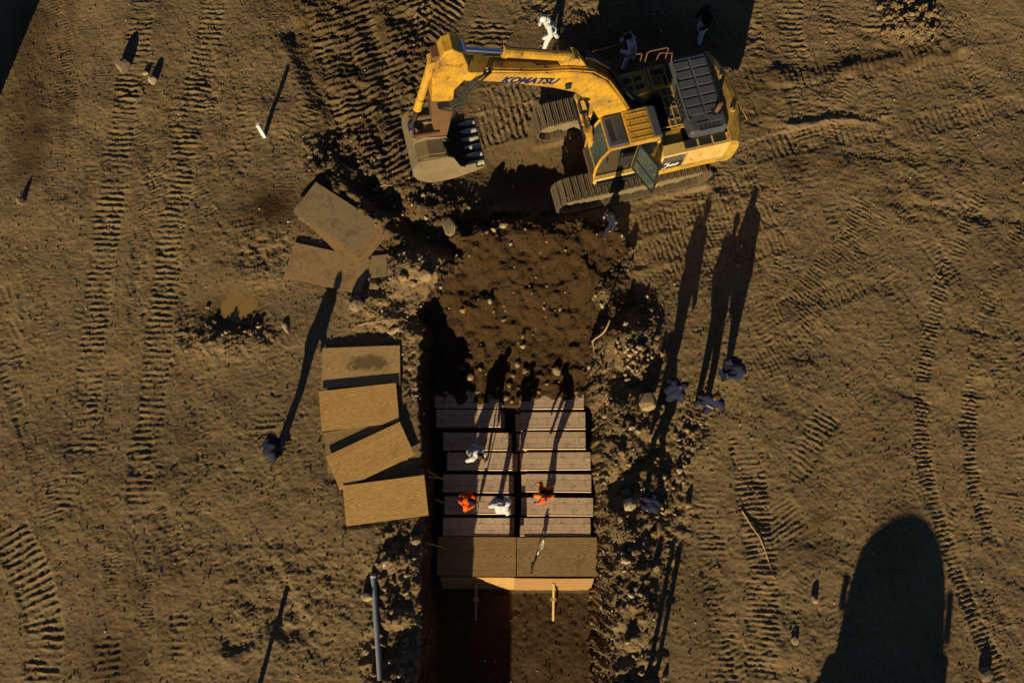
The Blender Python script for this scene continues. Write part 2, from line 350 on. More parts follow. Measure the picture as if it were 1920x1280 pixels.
for a_ in [
    ([(272, -30), (262, 70), (240, 170), (222, 270), (208, 370), (192, 480), (178, 600), (166, 720), (150, 860)], 52, .19, .038), ([(280, -30), (250, 150), (228, 300), (212, 420)], 50, .21, .022), ([(160, 560), (150, 700), (140, 830), (125, 960)], 44, .19, .016),
    ([(402, -30), (395, 60), (372, 160), (352, 250), (338, 340), (322, 450), (308, 550), (298, 620), (288, 720), (276, 830), (262, 950)], 50, .19, .036), ([(380, 100), (352, 300), (330, 420), (312, 520)], 44, .17, .022),
    ([(280, 760), (264, 860), (258, 980)], 44, .2, .022), ([(268, 820), (262, 900)], 46, .2, .03),
    ([(355, 100), (312, 270), (266, 450), (240, 560)], 26, .085, .022), ([(300, 180), (262, 420), (245, 640), (240, 700)], 20, .085, .018),
    ([(335, 520), (345, 590), (350, 640)], 22, .085, .02), ([(420, 60), (450, 150), (440, 240)], 34, .085, .02), ([(470, 110), (430, 180), (400, 260)], 40, .085, .02),
    ([(505, -20), (520, 60), (525, 120)], 26, .085, .02),
    ([(15, 985), (45, 1050), (72, 1115), (85, 1180), (72, 1290)], 68, .215, .046), ([(200, 1180), (205, 1290)], 50, .2, .036), ([(215, 1000), (210, 1130)], 28, .1, .02),
    ([(295, 1010), (280, 1100), (272, 1160)], 26, .09, .022), ([(120, 880), (105, 1010)], 40, .2, .02), ([(300, 930), (310, 975)], 30, .09, .028), ([(270, 1030), (275, 1200)], 30, .1, .014),
    ([(590, -20), (625, 90), (650, 180), (690, 290), (720, 350)], 74, .215, .060, .04, -.15), ([(660, -20), (690, 110), (715, 210), (755, 320)], 66, .215, .055, .04, .2),
    ([(760, -30), (765, 60), (755, 160), (750, 250), (765, 330)], 92, .225, .06, .05, .35), ([(845, -30), (810, 70), (790, 150), (800, 210)], 90, .22, .055, .04, -.35),
    ([(880, 250), (940, 235), (1010, 220)], 70, .2, .045, .03), ([(900, 190), (960, 175), (1010, 160)], 50, .2, .04), ([(930, 30), (900, 110)], 80, .21, .05, .03, .3), ([(1010, -20), (1080, 40), (1150, 20)], 60, .2, .045),
    ([(1385, 150), (1440, 140)], 60, .19, .035), ([(1455, 152), (1560, 132), (1680, 120), (1790, 100)], 46, .2, .036), ([(1395, 290), (1500, 262), (1600, 248), (1680, 240)], 48, .2, .034),
    ([(1700, 240), (1810, 218), (1930, 190)], 44, .2, .03), ([(1385, 335), (1430, 325)], 60, .2, .04), ([(1390, 215), (1440, 205)], 55, .19, .03),
    ([(1480, -30), (1485, 110)], 60, .205, .034), ([(1555, -30), (1560, 80)], 44, .2, .034), ([(1655, -30), (1655, 75)], 56, .2, .034), ([(1408, -30), (1412, 110)], 50, .2, .04),
    ([(1830, -40), (1890, 40), (1925, 120)], 70, .13, .016, .02, .0, 1.2), ([(1780, 20), (1840, 60), (1900, 60)], 40, .12, .012),
    ([(1170, 488), (1250, 465), (1340, 438), (1460, 395)], 52, .16, .034), ([(1180, 545), (1290, 505), (1400, 470), (1500, 445)], 44, .16, .032), ([(1180, 425), (1300, 400), (1420, 372)], 46, .16, .03),
    ([(1640, 380), (1590, 460), (1530, 540), (1480, 600)], 74, .125, .026), ([(1440, 590), (1540, 560), (1630, 530)], 42, .15, .028), ([(1400, 700), (1470, 660), (1550, 600)], 48, .14, .022),
    ([(1625, 490), (1660, 540)], 40, .14, .024), ([(1690, 365), (1730, 400)], 46, .13, .02), ([(1680, 160), (1800, 140), (1900, 160)], 50, .18, .016),
    ([(1840, 355), (1792, 470), (1756, 560), (1740, 640), (1730, 720), (1727, 800), (1736, 880), (1762, 970), (1792, 1060), (1832, 1170), (1872, 1260), (1885, 1300)], 28, .135, .042),
    ([(1925, 405), (1880, 480), (1852, 560), (1832, 640), (1822, 720), (1817, 800), (1828, 900), (1852, 980), (1875, 1040)], 27, .135, .042), ([(1880, 560), (1870, 640), (1878, 720)], 34, .12, .02),
    ([(1395, 800), (1408, 900), (1420, 1000), (1432, 1080), (1430, 1290)], 58, .15, .036), ([(1330, 900), (1340, 1060)], 50, .15, .02), ([(1560, 760), (1512, 850), (1480, 900)], 50, .17, .034),
    ([(1440, 940), (1490, 1010), (1500, 1040)], 80, .15, .028), ([(1580, 680), (1640, 760)], 44, .14, .018), ([(1480, 700), (1560, 720)], 40, .13, .02), ([(1350, 1110), (1360, 1290)], 46, .15, .026),
    ([(1290, 820), (1330, 740), (1400, 760)], 60, .13, .024), ([(1590, 880), (1600, 980)], 30, .12, .012),
    ([(380, 740), (390, 900)], 34, .1, .012), ([(130, 60), (110, 250), (100, 420)], 36, .1, .012), ([(200, 40), (190, 200)], 40, .09, .014), ([(30, 540), (-20, 560)], 40, .2, .03),
    ([(60, 600), (0, 640)], 60, .2, .02), ([(1240, 330), (1340, 350), (1440, 330)], 60, .18, .026)]:
    track(*a_[:2], a_[2], a_[3]*(1.3 if len(a_) > 4 and a_[3] > .04 else 1.0), *(a_[4:] if len(a_) > 4 else ()), seed=int(a_[0][0][0]) % 17, base=.85, fade=.35)
# many faint older prints over the whole site
for i in range(420):
    u = random.choice([random.uniform(-20, 1940), random.uniform(1260, 1940)]); v = random.choice([random.uniform(-20, 1300), random.uniform(-20, 420)])
    if 540 < u < 1270 and v > 330: continue
    a = R(random.choice([80, 95, 100, 70]) if u < 560 else random.choice([60, 110, 20, 10, 95, 75])+random.uniform(-8, 8)); L = random.uniform(60, 260)
    track([(u, v), (u+L*.5*math.cos(a)+random.uniform(-6, 6), v+L*.5*math.sin(a)), (u+L*math.cos(a), v+L*math.sin(a))], random.choice([26, 34, 46, 52]), random.choice([.085, .12, .15, .2]), random.uniform(.008, .024), seed=i % 23, base=.6, fade=.4)
# boot prints
for i in range(300):
    u, v = random.choice([(random.uniform(180, 700), random.uniform(640, 1270)), (random.uniform(250, 420), random.uniform(150, 700)), (random.uniform(1200, 1600), random.uniform(640, 1270)), (random.uniform(1180, 1500), random.uniform(330, 640))])
    c = px(u, v); a = random.uniform(0, 6.28); i0, i1 = np.searchsorted(AX, [c[0]-.25, c[0]+.25]); j0, j1 = np.searchsorted(AY, [c[1]-.25, c[1]+.25])
    X = GX[j0:j1, i0:i1]-c[0]; Y = GY[j0:j1, i0:i1]-c[1]; p = X*math.cos(a)+Y*math.sin(a); q = -X*math.sin(a)+Y*math.cos(a)
    d = np.hypot(p/.15, q/.06); h[j0:j1, i0:i1] += -0.014*(1-sst(.7, 1.1, d)) + 0.006*np.exp(-((d-1.25)/.2)**2)

# ---- the trench
EXO = np.array([3.449, 6.269]); EXA = R(193.5)
eh = np.array([math.cos(EXA), math.sin(EXA)]); el = np.array([-eh[1], eh[0]])
def curve(pts, z=0.0):
    P_ = sorted([tuple(px(u, v, z)[:2][::-1]) for u, v in pts]); a = np.array(P_)
    return np.interp(GY, a[:, 0], a[:, 1])
XL = 0.30*fbm(GX, GY, .9, 97, 3)*sst(-.8, 1.0, GY) + curve([(783, 1330), (786, 1150), (788, 1000), (792, 900), (788, 800), (782, 700), (784, 630), (795, 570), (826, 500), (850, 440), (880, 410), (960, 380)]) + 0.05*vn(GY/0.7, GY*0+3, 70) + 0.04*n_sm + 0.03*n_xs
EDGE = 0.30*fbm(GX, GY, .9, 95, 3)*sst(-1.5, 0.5, GY)
XR = EDGE + curve([(1148, 1330), (1140, 1150), (1132, 1000), (1128, 900), (1124, 800), (1122, 720), (1128, 650), (1142, 580), (1160, 520), (1166, 470), (1150, 430), (1090, 405), (1010, 380)]) + 0.18 + 0.05*vn(GY/0.8, GY*0+9, 71) + 0.05*n_sm + 0.05*n_xs + 0.05*n_g
yk = [-60, gy_of(1112, -3.2), gy_of(1100, -3.2), -2.02, -1.75, -1.25, -0.5, 1.0, 2.4, 3.3, 3.8, 4.3]
zk = [-3.30, -3.30, -3.14, -3.14, -1.86, -1.72, -1.50, -0.86, -0.12, 0.42, 0.34, -0.15]
hf = np.interp(GY, yk, zk)
inflr = sst(-3.2, -3.0, -GY*0-3.1)
dig = sst(-1.9, -1.3, GY)
hf = hf + (0.03 + 0.02*dig)*n_md + 0.022*n_sm*(0.5+dig) + 0.012*n_xs + 0.10*clod*dig + 0.05*n_sm*dig + rng.normal(0, .008, h.shape)*dig + 0.10*n_md*sst(-.5, 1.5, GY)
wl = 0.24; wr = 0.42 + 0.15*sst(-2, 1, GY) + 0.1*n_md
north = 1-sst(3.5, 4.4, GY + 0.15*n_md)
ma = sst(0, 1, (GX-XL)/(wl + 0.5*sst(0.5, 3, GY))); mb = sst(0, 1, (XR-GX)/wr)
inm = np.clip(ma*mb, 0, 1)*north
hout = h - 0.10*blob(1000, 330, 90, 60)*2.2 - 0.18*blob(970, 330, 100, 55)
# level ground beneath the excavator's tracks
EX_Z = 0.0
lx = (GX-EXO[0])*eh[0]+(GY-EXO[1])*eh[1]; ly = (GX-EXO[0])*el[0]+(GY-EXO[1])*el[1]
for s_ in (-1, 1):
    mt = (1-sst(2.5, 2.75, np.abs(lx)))*(1-sst(.44, .62, np.abs(ly-s_*1.295)))
    hout = hout*(1-mt) + (EX_Z+0.012*n_xs)*mt
h = hout*(1-inm) + hf*inm + np.sqrt(np.clip(inm*(1-inm), 0, 1))*(0.10*n_sm+0.12*n_xs+0.10*n_g+rng.normal(0, .05, h.shape))
pb = blob(445, 570, 46, 52); h = np.where(pb > .35, np.minimum(h, gy_of(640)*0-.02+.1*(1-np.clip((pb-.35)/.4, 0, 1))+.01*n_xs), h)
# flat beds below the plywood stacks
def bed(pts, z):
    global h
    c = [px(u, v)[:2] for u, v in pts]; cx = sum(p[0] for p in c)/4; cy = sum(p[1] for p in c)/4
    ex = c[1]-c[0]; ey = c[3]-c[0]; a = ((GX-cx)*ex[0]+(GY-cy)*ex[1])/(ex@ex); b = ((GX-cx)*ey[0]+(GY-cy)*ey[1])/(ey@ey)
    m = (1-sst(.46, .56, np.abs(a)))*(1-sst(.45, .6, np.abs(b)))*(1-inm)
    h = np.where(m > 0, np.minimum(h, z)*m + h*(1-m), h)
bed([(602, 650), (752, 648), (748, 800), (602, 805)], 0.02); bed([(608, 800), (770, 790), (775, 890), (612, 900)], 0.02)
bed([(642, 905), (797, 890), (802, 966), (649, 986)], 0.03); bed([(585, 345), (548, 400), (668, 480), (700, 430)], 0.03)
bed([(540, 458), (690, 490), (676, 552), (531, 520)], 0.02); bed([(684, 480), (728, 478), (728, 518), (684, 522)], 0.04)

h = h + 0.30*band([(640, 356), (690, 392), (732, 432)], 26, .8)*(.8+.4*n_md+.3*n_sm)
# darker soil: damp freshly dug fill, churned ruts, puddle rim, stains; shade painted on west wall
damp_and_shade = 0.18*np.clip(n_lo*0.6+0.2*n_md, 0, 1)
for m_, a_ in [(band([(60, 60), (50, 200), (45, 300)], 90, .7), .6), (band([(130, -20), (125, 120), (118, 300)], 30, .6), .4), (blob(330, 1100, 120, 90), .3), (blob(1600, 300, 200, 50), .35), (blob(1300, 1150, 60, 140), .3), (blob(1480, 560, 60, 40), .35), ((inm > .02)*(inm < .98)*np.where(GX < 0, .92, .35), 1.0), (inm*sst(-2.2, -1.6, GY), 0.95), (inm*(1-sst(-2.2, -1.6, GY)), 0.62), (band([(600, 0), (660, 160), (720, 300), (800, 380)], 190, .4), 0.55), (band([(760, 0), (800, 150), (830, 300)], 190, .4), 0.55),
               (blob(505, 390, 75, 45), 0.95), (blob(440, 580, 90, 60), 0.7), (band([(640, 360), (760, 420), (880, 390)], 130, .5), 0.7), (blob(1000, 340, 200, 90), 0.85), (blob(60, 60, 60, 200, 0), 0.55),
               (blob(1490, 305, 35, 28), 0.8), (band([(1480, 130), (1700, 112), (1780, 100)], 44, .4), 0.5), (blob(205, 1240, 70, 60), 0.7), (blob(1530, 1000, 40, 70), 0.55), (band([(1130, 440), (1165, 560), (1140, 620)], 60), 0.8),
               (band([(1400, 180), (1440, 130)], 90), 0.45), (blob(1150, 80, 300, 90), 0.6), (inm*sst(-2.2, -1.6, GY), 1.0), (band([(1190, 600), (1190, 1290)], 130, .6), 0.30), (band([(745, 985), (750, 1300)], 110, .5), 0.2)]:
    damp_and_shade = np.maximum(damp_and_shade, m_*a_)
damp_and_shade = np.clip(damp_and_shade + 0.12*n_md*(damp_and_shade > 0.05), 0, 1); damp_and_shade = np.maximum(damp_and_shade, .97*(inm > .9)*(GY > -1.9)); damp_and_shade = np.maximum(damp_and_shade, .85*(inm > .9)*(GY < -7))
ny, nx = h.shape
co = np.empty((ny*nx, 3), np.float32); co[:, 0] = GX.ravel(); co[:, 1] = GY.ravel(); co[:, 2] = h.ravel()
idx = np.arange(ny*nx, dtype=np.int32).reshape(ny, nx)
q = np.stack([idx[:-1, :-1], idx[:-1, 1:], idx[1:, 1:], idx[1:, :-1]], -1).reshape(-1)
gm = bpy.data.meshes.new('ground'); nf = q.size//4
gm.vertices.add(ny*nx); gm.vertices.foreach_set('co', co.ravel()); gm.loops.add(q.size); gm.loops.foreach_set('vertex_index', q)
gm.polygons.add(nf); gm.polygons.foreach_set('loop_start', np.arange(0, q.size, 4, dtype=np.int32)); gm.update(calc_edges=True)
at = gm.attributes.new('damp_and_shade', 'FLOAT', 'POINT'); at.data.foreach_set('value', damp_and_shade.astype(np.float32).ravel())
k = NT('site_soil'); v = k.coord((1, 1, 1), 'Object')
a = k.n('ShaderNodeAttribute', attribute_name='damp_and_shade')
d1 = k.mix(k.ramp(k.noise(v, 0.35, 6), [(.40, 0.0), (.60, 1.0)]), (0.250, 0.172, 0.082), (0.178, 0.126, 0.068))
d1 = k.mix(k.ramp(k.noise(v, 0.9, 8, .72, .5), [(.52, 0.0), (.66, .75)]), d1, (0.135, 0.088, 0.040))
d1 = k.mix(k.ramp(k.noise(v, 5, 6, .7), [(.35, 0.0), (.7, 1.0)]), d1, (0.30, 0.205, 0.105))
d1 = k.mix(k.ramp(k.noise(v, 1.6, 7, .7), [(.5, 0.0), (.75, 0.6)]), d1, (0.14, 0.09, 0.04))
sp = k.ramp(k.noise(v, 26, 3, .7), [(.66, 0.0), (.72, 1.0)])
d1 = k.mix(k.ramp(k.noise(v, 40, 3, .7), [(.35, .55), (.5, 0.0)]), d1, (0.085, 0.052, 0.022))
d1 = k.mix(k.math('MULTIPLY', sp, .6), d1, (0.46, 0.35, 0.21))
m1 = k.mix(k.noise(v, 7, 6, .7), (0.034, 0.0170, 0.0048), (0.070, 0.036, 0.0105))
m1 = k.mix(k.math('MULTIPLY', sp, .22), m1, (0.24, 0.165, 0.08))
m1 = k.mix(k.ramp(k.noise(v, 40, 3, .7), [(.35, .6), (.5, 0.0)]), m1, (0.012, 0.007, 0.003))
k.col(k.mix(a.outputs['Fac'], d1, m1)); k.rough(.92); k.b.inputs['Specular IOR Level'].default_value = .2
k.bump(k.math('ADD', k.noise(v, 24, 6, .7), k.math('MULTIPLY', k.noise(v, 70, 3, .6), .7)), .42, .018)
M['soil'] = k.m
ground = link('ground', gm, M['soil'], None, True); tag(ground, 'bare brown earth with track prints and a long open trench', 'ground', kind='structure')
def gz(x, y):
    i = int(np.clip(np.searchsorted(AX, x)-1, 0, nx-2)); j = int(np.clip(np.searchsorted(AY, y)-1, 0, ny-2))
    a = (x-AX[i])/(AX[i+1]-AX[i]); b = (y-AY[j])/(AY[j+1]-AY[j])
    return float((h[j, i]*(1-a)+h[j, i+1]*a)*(1-b)+(h[j+1, i]*(1-a)+h[j+1, i+1]*a)*b)
def P(u, v, dz=0.0):
    z = 0.0
    for _ in range(6):
        p = px(u, v, z+dz); z = gz(p[0], p[1])
    return Vector((p[0], p[1], z))
# muddy puddle filling its hollow
c = px(445, 570); pts = []
zw = gz(c[0], c[1])
bm = bmesh.new(); n = 40; ring = []
for i in range(n):
    a = 2*math.pi*i/n; r = .52*(1+.18*math.sin(2*a+1)+.10*math.sin(3*a)+.06*math.sin(5*a+2))
    ring.append(bm.verts.new((math.cos(a)*r*.95, math.sin(a)*r*1.15, 0)))
bm.faces.new(ring)
pud = bm_obj('puddle', bm, M['water']); pud.location = (c[0], c[1], zw+.05)
tag(pud, 'small muddy puddle in a hollow left of the plywood', 'puddle', kind='structure')
# ---------------------------------------------------------------- excavator (local frame: x forward, y to its left, z up)
def text_mesh(name, body, size, mat, parent, origin, xdir, updir, shear=0.0, bold=0.0, sx=1.0):
    cu = bpy.data.curves.new(name, 'FONT'); cu.body = body; cu.size = size; cu.shear = shear; cu.offset = bold; cu.extrude = 0.002; cu.align_x = 'CENTER'; cu.align_y = 'CENTER'; cu.resolution_u = 3
    tmp = bpy.data.objects.new(name, cu); col.objects.link(tmp)
    me = bpy.data.meshes.new_from_object(tmp.evaluated_get(bpy.context.evaluated_depsgraph_get()))
    bpy.data.objects.remove(tmp); me.name = name
    x = Vector(xdir).normalized(); y = Vector(updir); y = (y - x*y.dot(x)).normalized(); z = x.cross(y)
    me.transform(Matrix((x*sx, y, z)).transposed().to_4x4())
    me.transform(Matrix.Translation(origin)); me.materials.clear()
    return link(name, me, mat, parent)
def cyl(name, a, b, r, mat, parent, n=14): return tube(name, [a, b], r, mat, parent, n, False)
def rod_cylinder(name, a, b, frac, r, parent, mat=None, ra=None):
    a = Vector(a); b = Vector(b); m = a.lerp(b, frac); bm = bmesh.new()
    add_tube(bm, [a, m], r, 14); add_tube(bm, [m-(b-a)*.012, m+(b-a)*.02], r*1.16, 14)
    add_tube(bm, [a-Vector((0, r*1.3, 0)), a+Vector((0, r*1.3, 0))], r*1.1, 12)
    c = bm_obj(name, bm, mat or M['yellow'], parent, False)
    bm = bmesh.new(); add_tube(bm, [m, b], ra or r*.6, 12); add_tube(bm, [b-Vector((0, r*1.2, 0)), b+Vector((0, r*1.2, 0))], r*.95, 12)
    bm_obj('piston_rod', bm, M['chrome'], c, False)
    return c
X = empty('excavator', (EXO[0], EXO[1], EX_Z), EXA)
tag(X, 'yellow crawler excavator with cab door open parked above the trench', 'excavator')
# tracks
bm = bmesh.new(); add_box(bm, (-.105, -.40, -.012), (.085, .40, .012), .004)
for gx, gh in ((-.085, .055), (-.02, .03), (.05, .03)): add_box(bm, (gx-.011, -.40, .010), (gx+.011, .40, gh))
for s_ in (-1, 1): add_box(bm, (.086, s_*.30-.05, -.01), (.104, s_*.30+.05, .011))
shoe_me = bpy.data.meshes.new('track_shoe'); bm.to_mesh(shoe_me); bm.free(); shoe_me.materials.append(M['shoe'])
for s_ in (-1, 1):
    y = s_*1.295; r_ = .47; hl = 2.0; zc = r_+.055
    bm = bmesh.new()
    add_prism(bm, [(-1.75, .28), (-1.6, .22), (1.6, .22), (1.75, .28), (1.75, .66), (1.5, .80), (-1.5, .80), (-1.75, .66)], y-.23, y+.23, .03)
    add_prism(bm, [(-1.9, .86), (1.9, .86), (1.8, .90), (-1.8, .90)], y-.12, y+.12)
    tr = bm_obj('track', bm, M['mudsteel'], X)
    for xx, nm in ((hl, 'idler'), (-hl, 'sprocket')):
        bm = bmesh.new(); add_tube(bm, [(xx, y-.16, zc), (xx, y+.16, zc)], .40, 24); add_tube(bm, [(xx, y-.24, zc), (xx, y+.24, zc)], .16, 14)
        bm_obj(nm, bm, M['mudsteel'], tr)
    for i in range(7): cyl('track_roller', (-1.5+i*.5, y-.2, .19), (-1.5+i*.5, y+.2, .19), .11, M['mudsteel'], tr, 12)
    per = 4*hl + 2*math.pi*r_; N = 52; st = per/N
    for i in range(N):
        s = (i+.3)*st
        if s < 2*hl: p = Vector((-hl+s, y, zc+r_)); a = 0
        elif s < 2*hl+math.pi*r_: t = (s-2*hl)/r_; p = Vector((hl+math.sin(t)*r_, y, zc+math.cos(t)*r_)); a = t
        elif s < 4*hl+math.pi*r_: p = Vector((hl-(s-2*hl-math.pi*r_), y, zc-r_)); a = math.pi
        else: t = (s-4*hl-math.pi*r_)/r_; p = Vector((-hl-math.sin(t)*r_, y, zc-math.cos(t)*r_)); a = math.pi+t
        o = bpy.data.objects.new('track_shoe', shoe_me); col.objects.link(o); o.parent = tr; o.location = p; o.rotation_euler = (0, a, 0)
# car body with splayed legs
bm = bmesh.new()
add_tube(bm, [(0, 0, .62), (0, 0, 1.06)], .78, 28)
for sx in (-1, 1):
    for sy in (-1, 1):
        a = Vector((sx*.35, sy*.35, .82)); b = Vector((sx*1.25, sy*1.12, .62))
        add_tube(bm, [a, a.lerp(b, .5)+Vector((0, 0, .05)), b], [.26, .24, .2], 8)
bm_obj('car_body', bm, M['mudsteel'], X)
cyl('swing_bearing', (0, 0, 1.04), (0, 0, 1.2), .72, M['rubber'], X, 28)
# deck
prism('deck', [(-2.75, 1.18), (1.25, 1.18), (1.25, 1.36), (-2.75, 1.36)], -1.48, 1.48, M['black'], X, .02)
# left sill under the cab
box('cab_sill', (-.55, 1.18, 1.12), (1.32, 1.36, 1.40), M['cream'], X, .03)
box('front_step', (1.26, .2, 1.14), (1.36, 1.3, 1.36), M['rust'], X, .02)
# counterweight: rounded tail
bm = bmesh.new(); poly = []
for i in range(17):
    a = R(-27+54*i/16); poly.append((-3.42*math.cos(a)+.02, 3.3*math.sin(a)))
prof = [(.10, 1.05), (.0, 1.22), (.0, 1.9), (.05, 2.2), (.16, 2.36), (.34, 2.42)]
rows = []
for off, z in prof: rows.append([bm.verts.new((x+off, y*(1-off*.03), z)) for x, y in poly])
for a_, b_ in zip(rows, rows[1:]):
    for i in range(16): bm.faces.new((a_[i], a_[i+1], b_[i+1], b_[i]))
fb = [bm.verts.new((-2.72, y*.995, 1.05)) for x, y in poly]; ft = [bm.verts.new((-2.72, y*.99, 2.42)) for x, y in poly]
for i in range(16):
    bm.faces.new((rows[-1][i], rows[-1][i+1], ft[i+1], ft[i])); bm.faces.new((rows[0][i+1], rows[0][i], fb[i], fb[i+1])); bm.faces.new((ft[i], ft[i+1], fb[i+1], fb[i]))
for e in (0, 16): bm.faces.new([r[e] for r in rows] + [ft[e], fb[e]])
bmesh.ops.recalc_face_normals(bm, faces=bm.faces[:])
cw = bm_obj('counterweight', bm, M['olive'], X, False)
for y in (-.55, .55):
    cyl('lifting_eye', (-2.98, y-.05, 2.44), (-2.98, y+.05, 2.44), .07, M['olive'], cw, 12)
box('rating_plate', (-2.78, 1.47, 1.2), (-2.5, 1.503, 1.3), M['mudsteel'], X)
bm = bmesh.new(); add_tube(bm, [(-3.2, .35, 2.42), (-3.2, .35, 2.5), (-3.28, .95, 2.5), (-3.28, .95, 2.4)], .018, 8); bm_obj('grab_rail', bm, M['olive'], cw, True)
# engine hood with raised panels, side louvres, exhaust
bm = bmesh.new(); add_box(bm, (-2.70, -1.40, 1.36), (-1.55, 1.08, 2.58), .09)
hood = bm_obj('engine_hood', bm, M['hood'], X, False)
for r_i in range(7):
    for c_i in range(2):
        y0 = -1.22+r_i*.30; x0 = -2.62+c_i*.53
        if r_i == 6 and c_i == 1: continue
        box('hood_panel', (x0, y0, 2.578), (x0+.47, y0+.255, 2.605), M['hood'], hood, .02)
bm = bmesh.new()
for i in range(5):
    for j in range(3): add_box(bm, (-2.45+i*.13, .80+j*.085, 2.579), (-2.36+i*.13, .85+j*.085, 2.584))
bm_obj('hood_vent', bm, M['rubber'], hood)
bm = bmesh.new(); add_box(bm, (-2.5, .78, 2.577), (-1.78, .815, 2.6), .004); add_box(bm, (-2.5, 1.035, 2.577), (-1.78, 1.055, 2.6), .004); bm_obj('vent_frame', bm, M['hood'], hood)
tube('exhaust_pipe', [(-2.45, .55, 2.55), (-2.45, .55, 2.72), (-2.5, .5, 2.82), (-2.6, .42, 2.86)], .065, M['rust'], hood, 12)
bm = bmesh.new(); add_box(bm, (-2.55, .45, 2.58), (-2.3, .68, 2.615), .01); bm_obj('exhaust_collar', bm, M['black'], hood)
for i in range(6): box('hood_louvre', (-1.56, -.35+i*.16, 2.22), (-1.50, -.24+i*.16, 2.52), M['rubber'], hood, .01)
bm = bmesh.new(); add_tube(bm, [(-1.6, -.5, 2.64), (-1.5, -.5, 2.66), (-1.5, .75, 2.66), (-1.6, .75, 2.64)], .02, 8); bm_obj('hood_handle', bm, M['black'], hood, True)
# left rear: battery/air cleaner compartment with louvred top, bleached side doors, decals
bm = bmesh.new(); add_prism(bm, [(-2.72, 1.38), (-.62, 1.38), (-.62, 2.24), (-.68, 2.30), (-2.72, 2.30)], 1.10, 1.475, .025)
sp_ = bm_obj('side_panel', bm, M['cream'], X)
box('side_skirt', (-2.74, 1.30, 1.10), (-.56, 1.495, 1.36), M['yellow'], X, .02)
box('panel_gap', (-1.40, 1.474, 1.40), (-1.385, 1.480, 2.26), M['black'], sp_)
for i in range(4): box('stripe', (-1.35, 1.474, 1.885+i*.095), (-.68, 1.482, 1.95+i*.095), M['navyblue'], sp_)
bm = bmesh.new(); bm.faces.new([bm.verts.new(p) for p in ((-1.36, 1.478, 1.42), (-.62, 1.478, 1.42), (-.66, 1.478, 1.86), (-1.36, 1.478, 1.86))]); bm_obj('decal', bm, M['black'], sp_)
text_mesh('lettering', 'PC', .15, M['white'], sp_, (-.84, 1.484, 1.78), (-1, 0, 0), (0, 0, 1), .3, .004)
text_mesh('lettering', '360', .24, M['white'], sp_, (-1.0, 1.484, 1.63), (-1, 0, 0), (0, 0, 1), .3, .006, 1.15)
text_mesh('lettering', 'LC', .10, M['white'], sp_, (-.80, 1.484, 1.49), (-1, 0, 0), (0, 0, 1), .3, .003)
for i in range(3):
    for j in range(4): box('louvre', (-2.60+i*.44, 1.15+j*.06, 2.302), (-2.22+i*.44, 1.185+j*.06, 2.310), M['rubber'], sp_)
box('battery_box', (-1.42, .62, 1.36), (-.66, 1.08, 2.18), M['olive'], X, .03)
bm = bmesh.new(); add_tube(bm, [(-.7, .66, 2.2), (-.7, .66, 2.5), (-1.4, .66, 2.5), (-1.4, .66, 2.2)], .02, 8); add_tube(bm, [(-.7, .66, 2.5), (-.7, 1.04, 2.5), (-.7, 1.04, 2.2)], .02, 8)
bm_obj('guard_rail', bm, M['yellow'], X, True)
# centre: pump bay, valve block, hoses, walkway
box('pump_bay', (-1.52, -.86, 1.36), (-.62, .55, 1.62), M['rubber'], X)
bm = bmesh.new()
for y in (-.84, -.46, -.08, .30, .60): add_box(bm, (-1.54, y-.025, 2.14), (-1.16, y+.025, 2.20))
for x in (-1.53, -1.35, -1.17): add_box(bm, (x-.02, -.86, 2.136), (x+.02, .62, 2.203))
wk = bm_obj('walkway', bm, M['olive'], X)
for i in range(4):
    for j in range(2): box('tread_plate', (-1.51+j*.18, -.82+i*.37, 2.15), (-1.38+j*.18, -.5+i*.37, 2.17), M['hood'], wk)
for i in range(9):
    y = -.6+random.random()*.9; x = -1.15+random.random()*.6
    tube('hydraulic_hose', [(x, y, 1.6), (x+.1, y, 1.9+random.random()*.2), (x+.4, y*.5, 2.0), (.0, -.1+.07*(i-4), 1.9)], .028, M['rubber'], X, 6)
for i in range(3): box('valve_block', (-.95+i*.22, -.3, 1.6), (-.8+i*.22, .3, 1.85), M['mudsteel'], X, .02)
# right side: fuel and hydraulic tanks with grip pads, tool box, rails
ft_ = prism('fuel_tank', [(-.95, 1.36), (.06, 1.36), (.06, 1.9), (-.04, 2.12), (-.95, 2.16)], -1.50, -.72, M['olive'], X, .03)
for i in range(2):
    for j in range(2): box('grip_pad', (-.75+i*.34, -1.30+j*.28, 2.15-.01*i), (-.5+i*.34, -1.17+j*.28, 2.165-.01*i), M['rubber'], ft_)
ht = box('hydraulic_tank', (-1.52, -1.50, 1.36), (-.97, -.72, 2.22), M['olive'], X, .03)
box('grip_pad', (-1.42, -1.36, 2.218), (-1.04, -1.2, 2.23), M['rubber'], ht); box('grip_pad', (-1.44, -1.12, 2.218), (-1.34, -.8, 2.23), M['rubber'], ht)
for i in range(4):
    for j in range(3): box('grip_dot', (-1.28+i*.07, -1.1+j*.09, 2.219), (-1.235+i*.07, -1.04+j*.09, 2.228), M['rubber'], ht)
tb = prism('tool_box', [(.08, 1.36), (1.0, 1.36), (1.0, 1.62), (.85, 1.75), (.08, 1.78)], -1.46, -.62, M['yellow'], X, .03)
for i in range(2): box('grip_pad', (.2+i*.35, -1.3, 1.775-.01*i), (.45+i*.35, -.9, 1.79-.01*i), M['rubber'], tb)
for x0, x1 in ((-.70, -.02), (-1.50, -.86)):
    tube('handrail', [(x0, -1.47, 1.9), (x0, -1.50, 3.0), (x0+.06, -1.50, 3.06), (x1-.06, -1.50, 3.06), (x1, -1.50, 3.0), (x1, -1.47, 1.5 if x1 > -.5 else 2.15)], .022, M['rust'], X, 8)
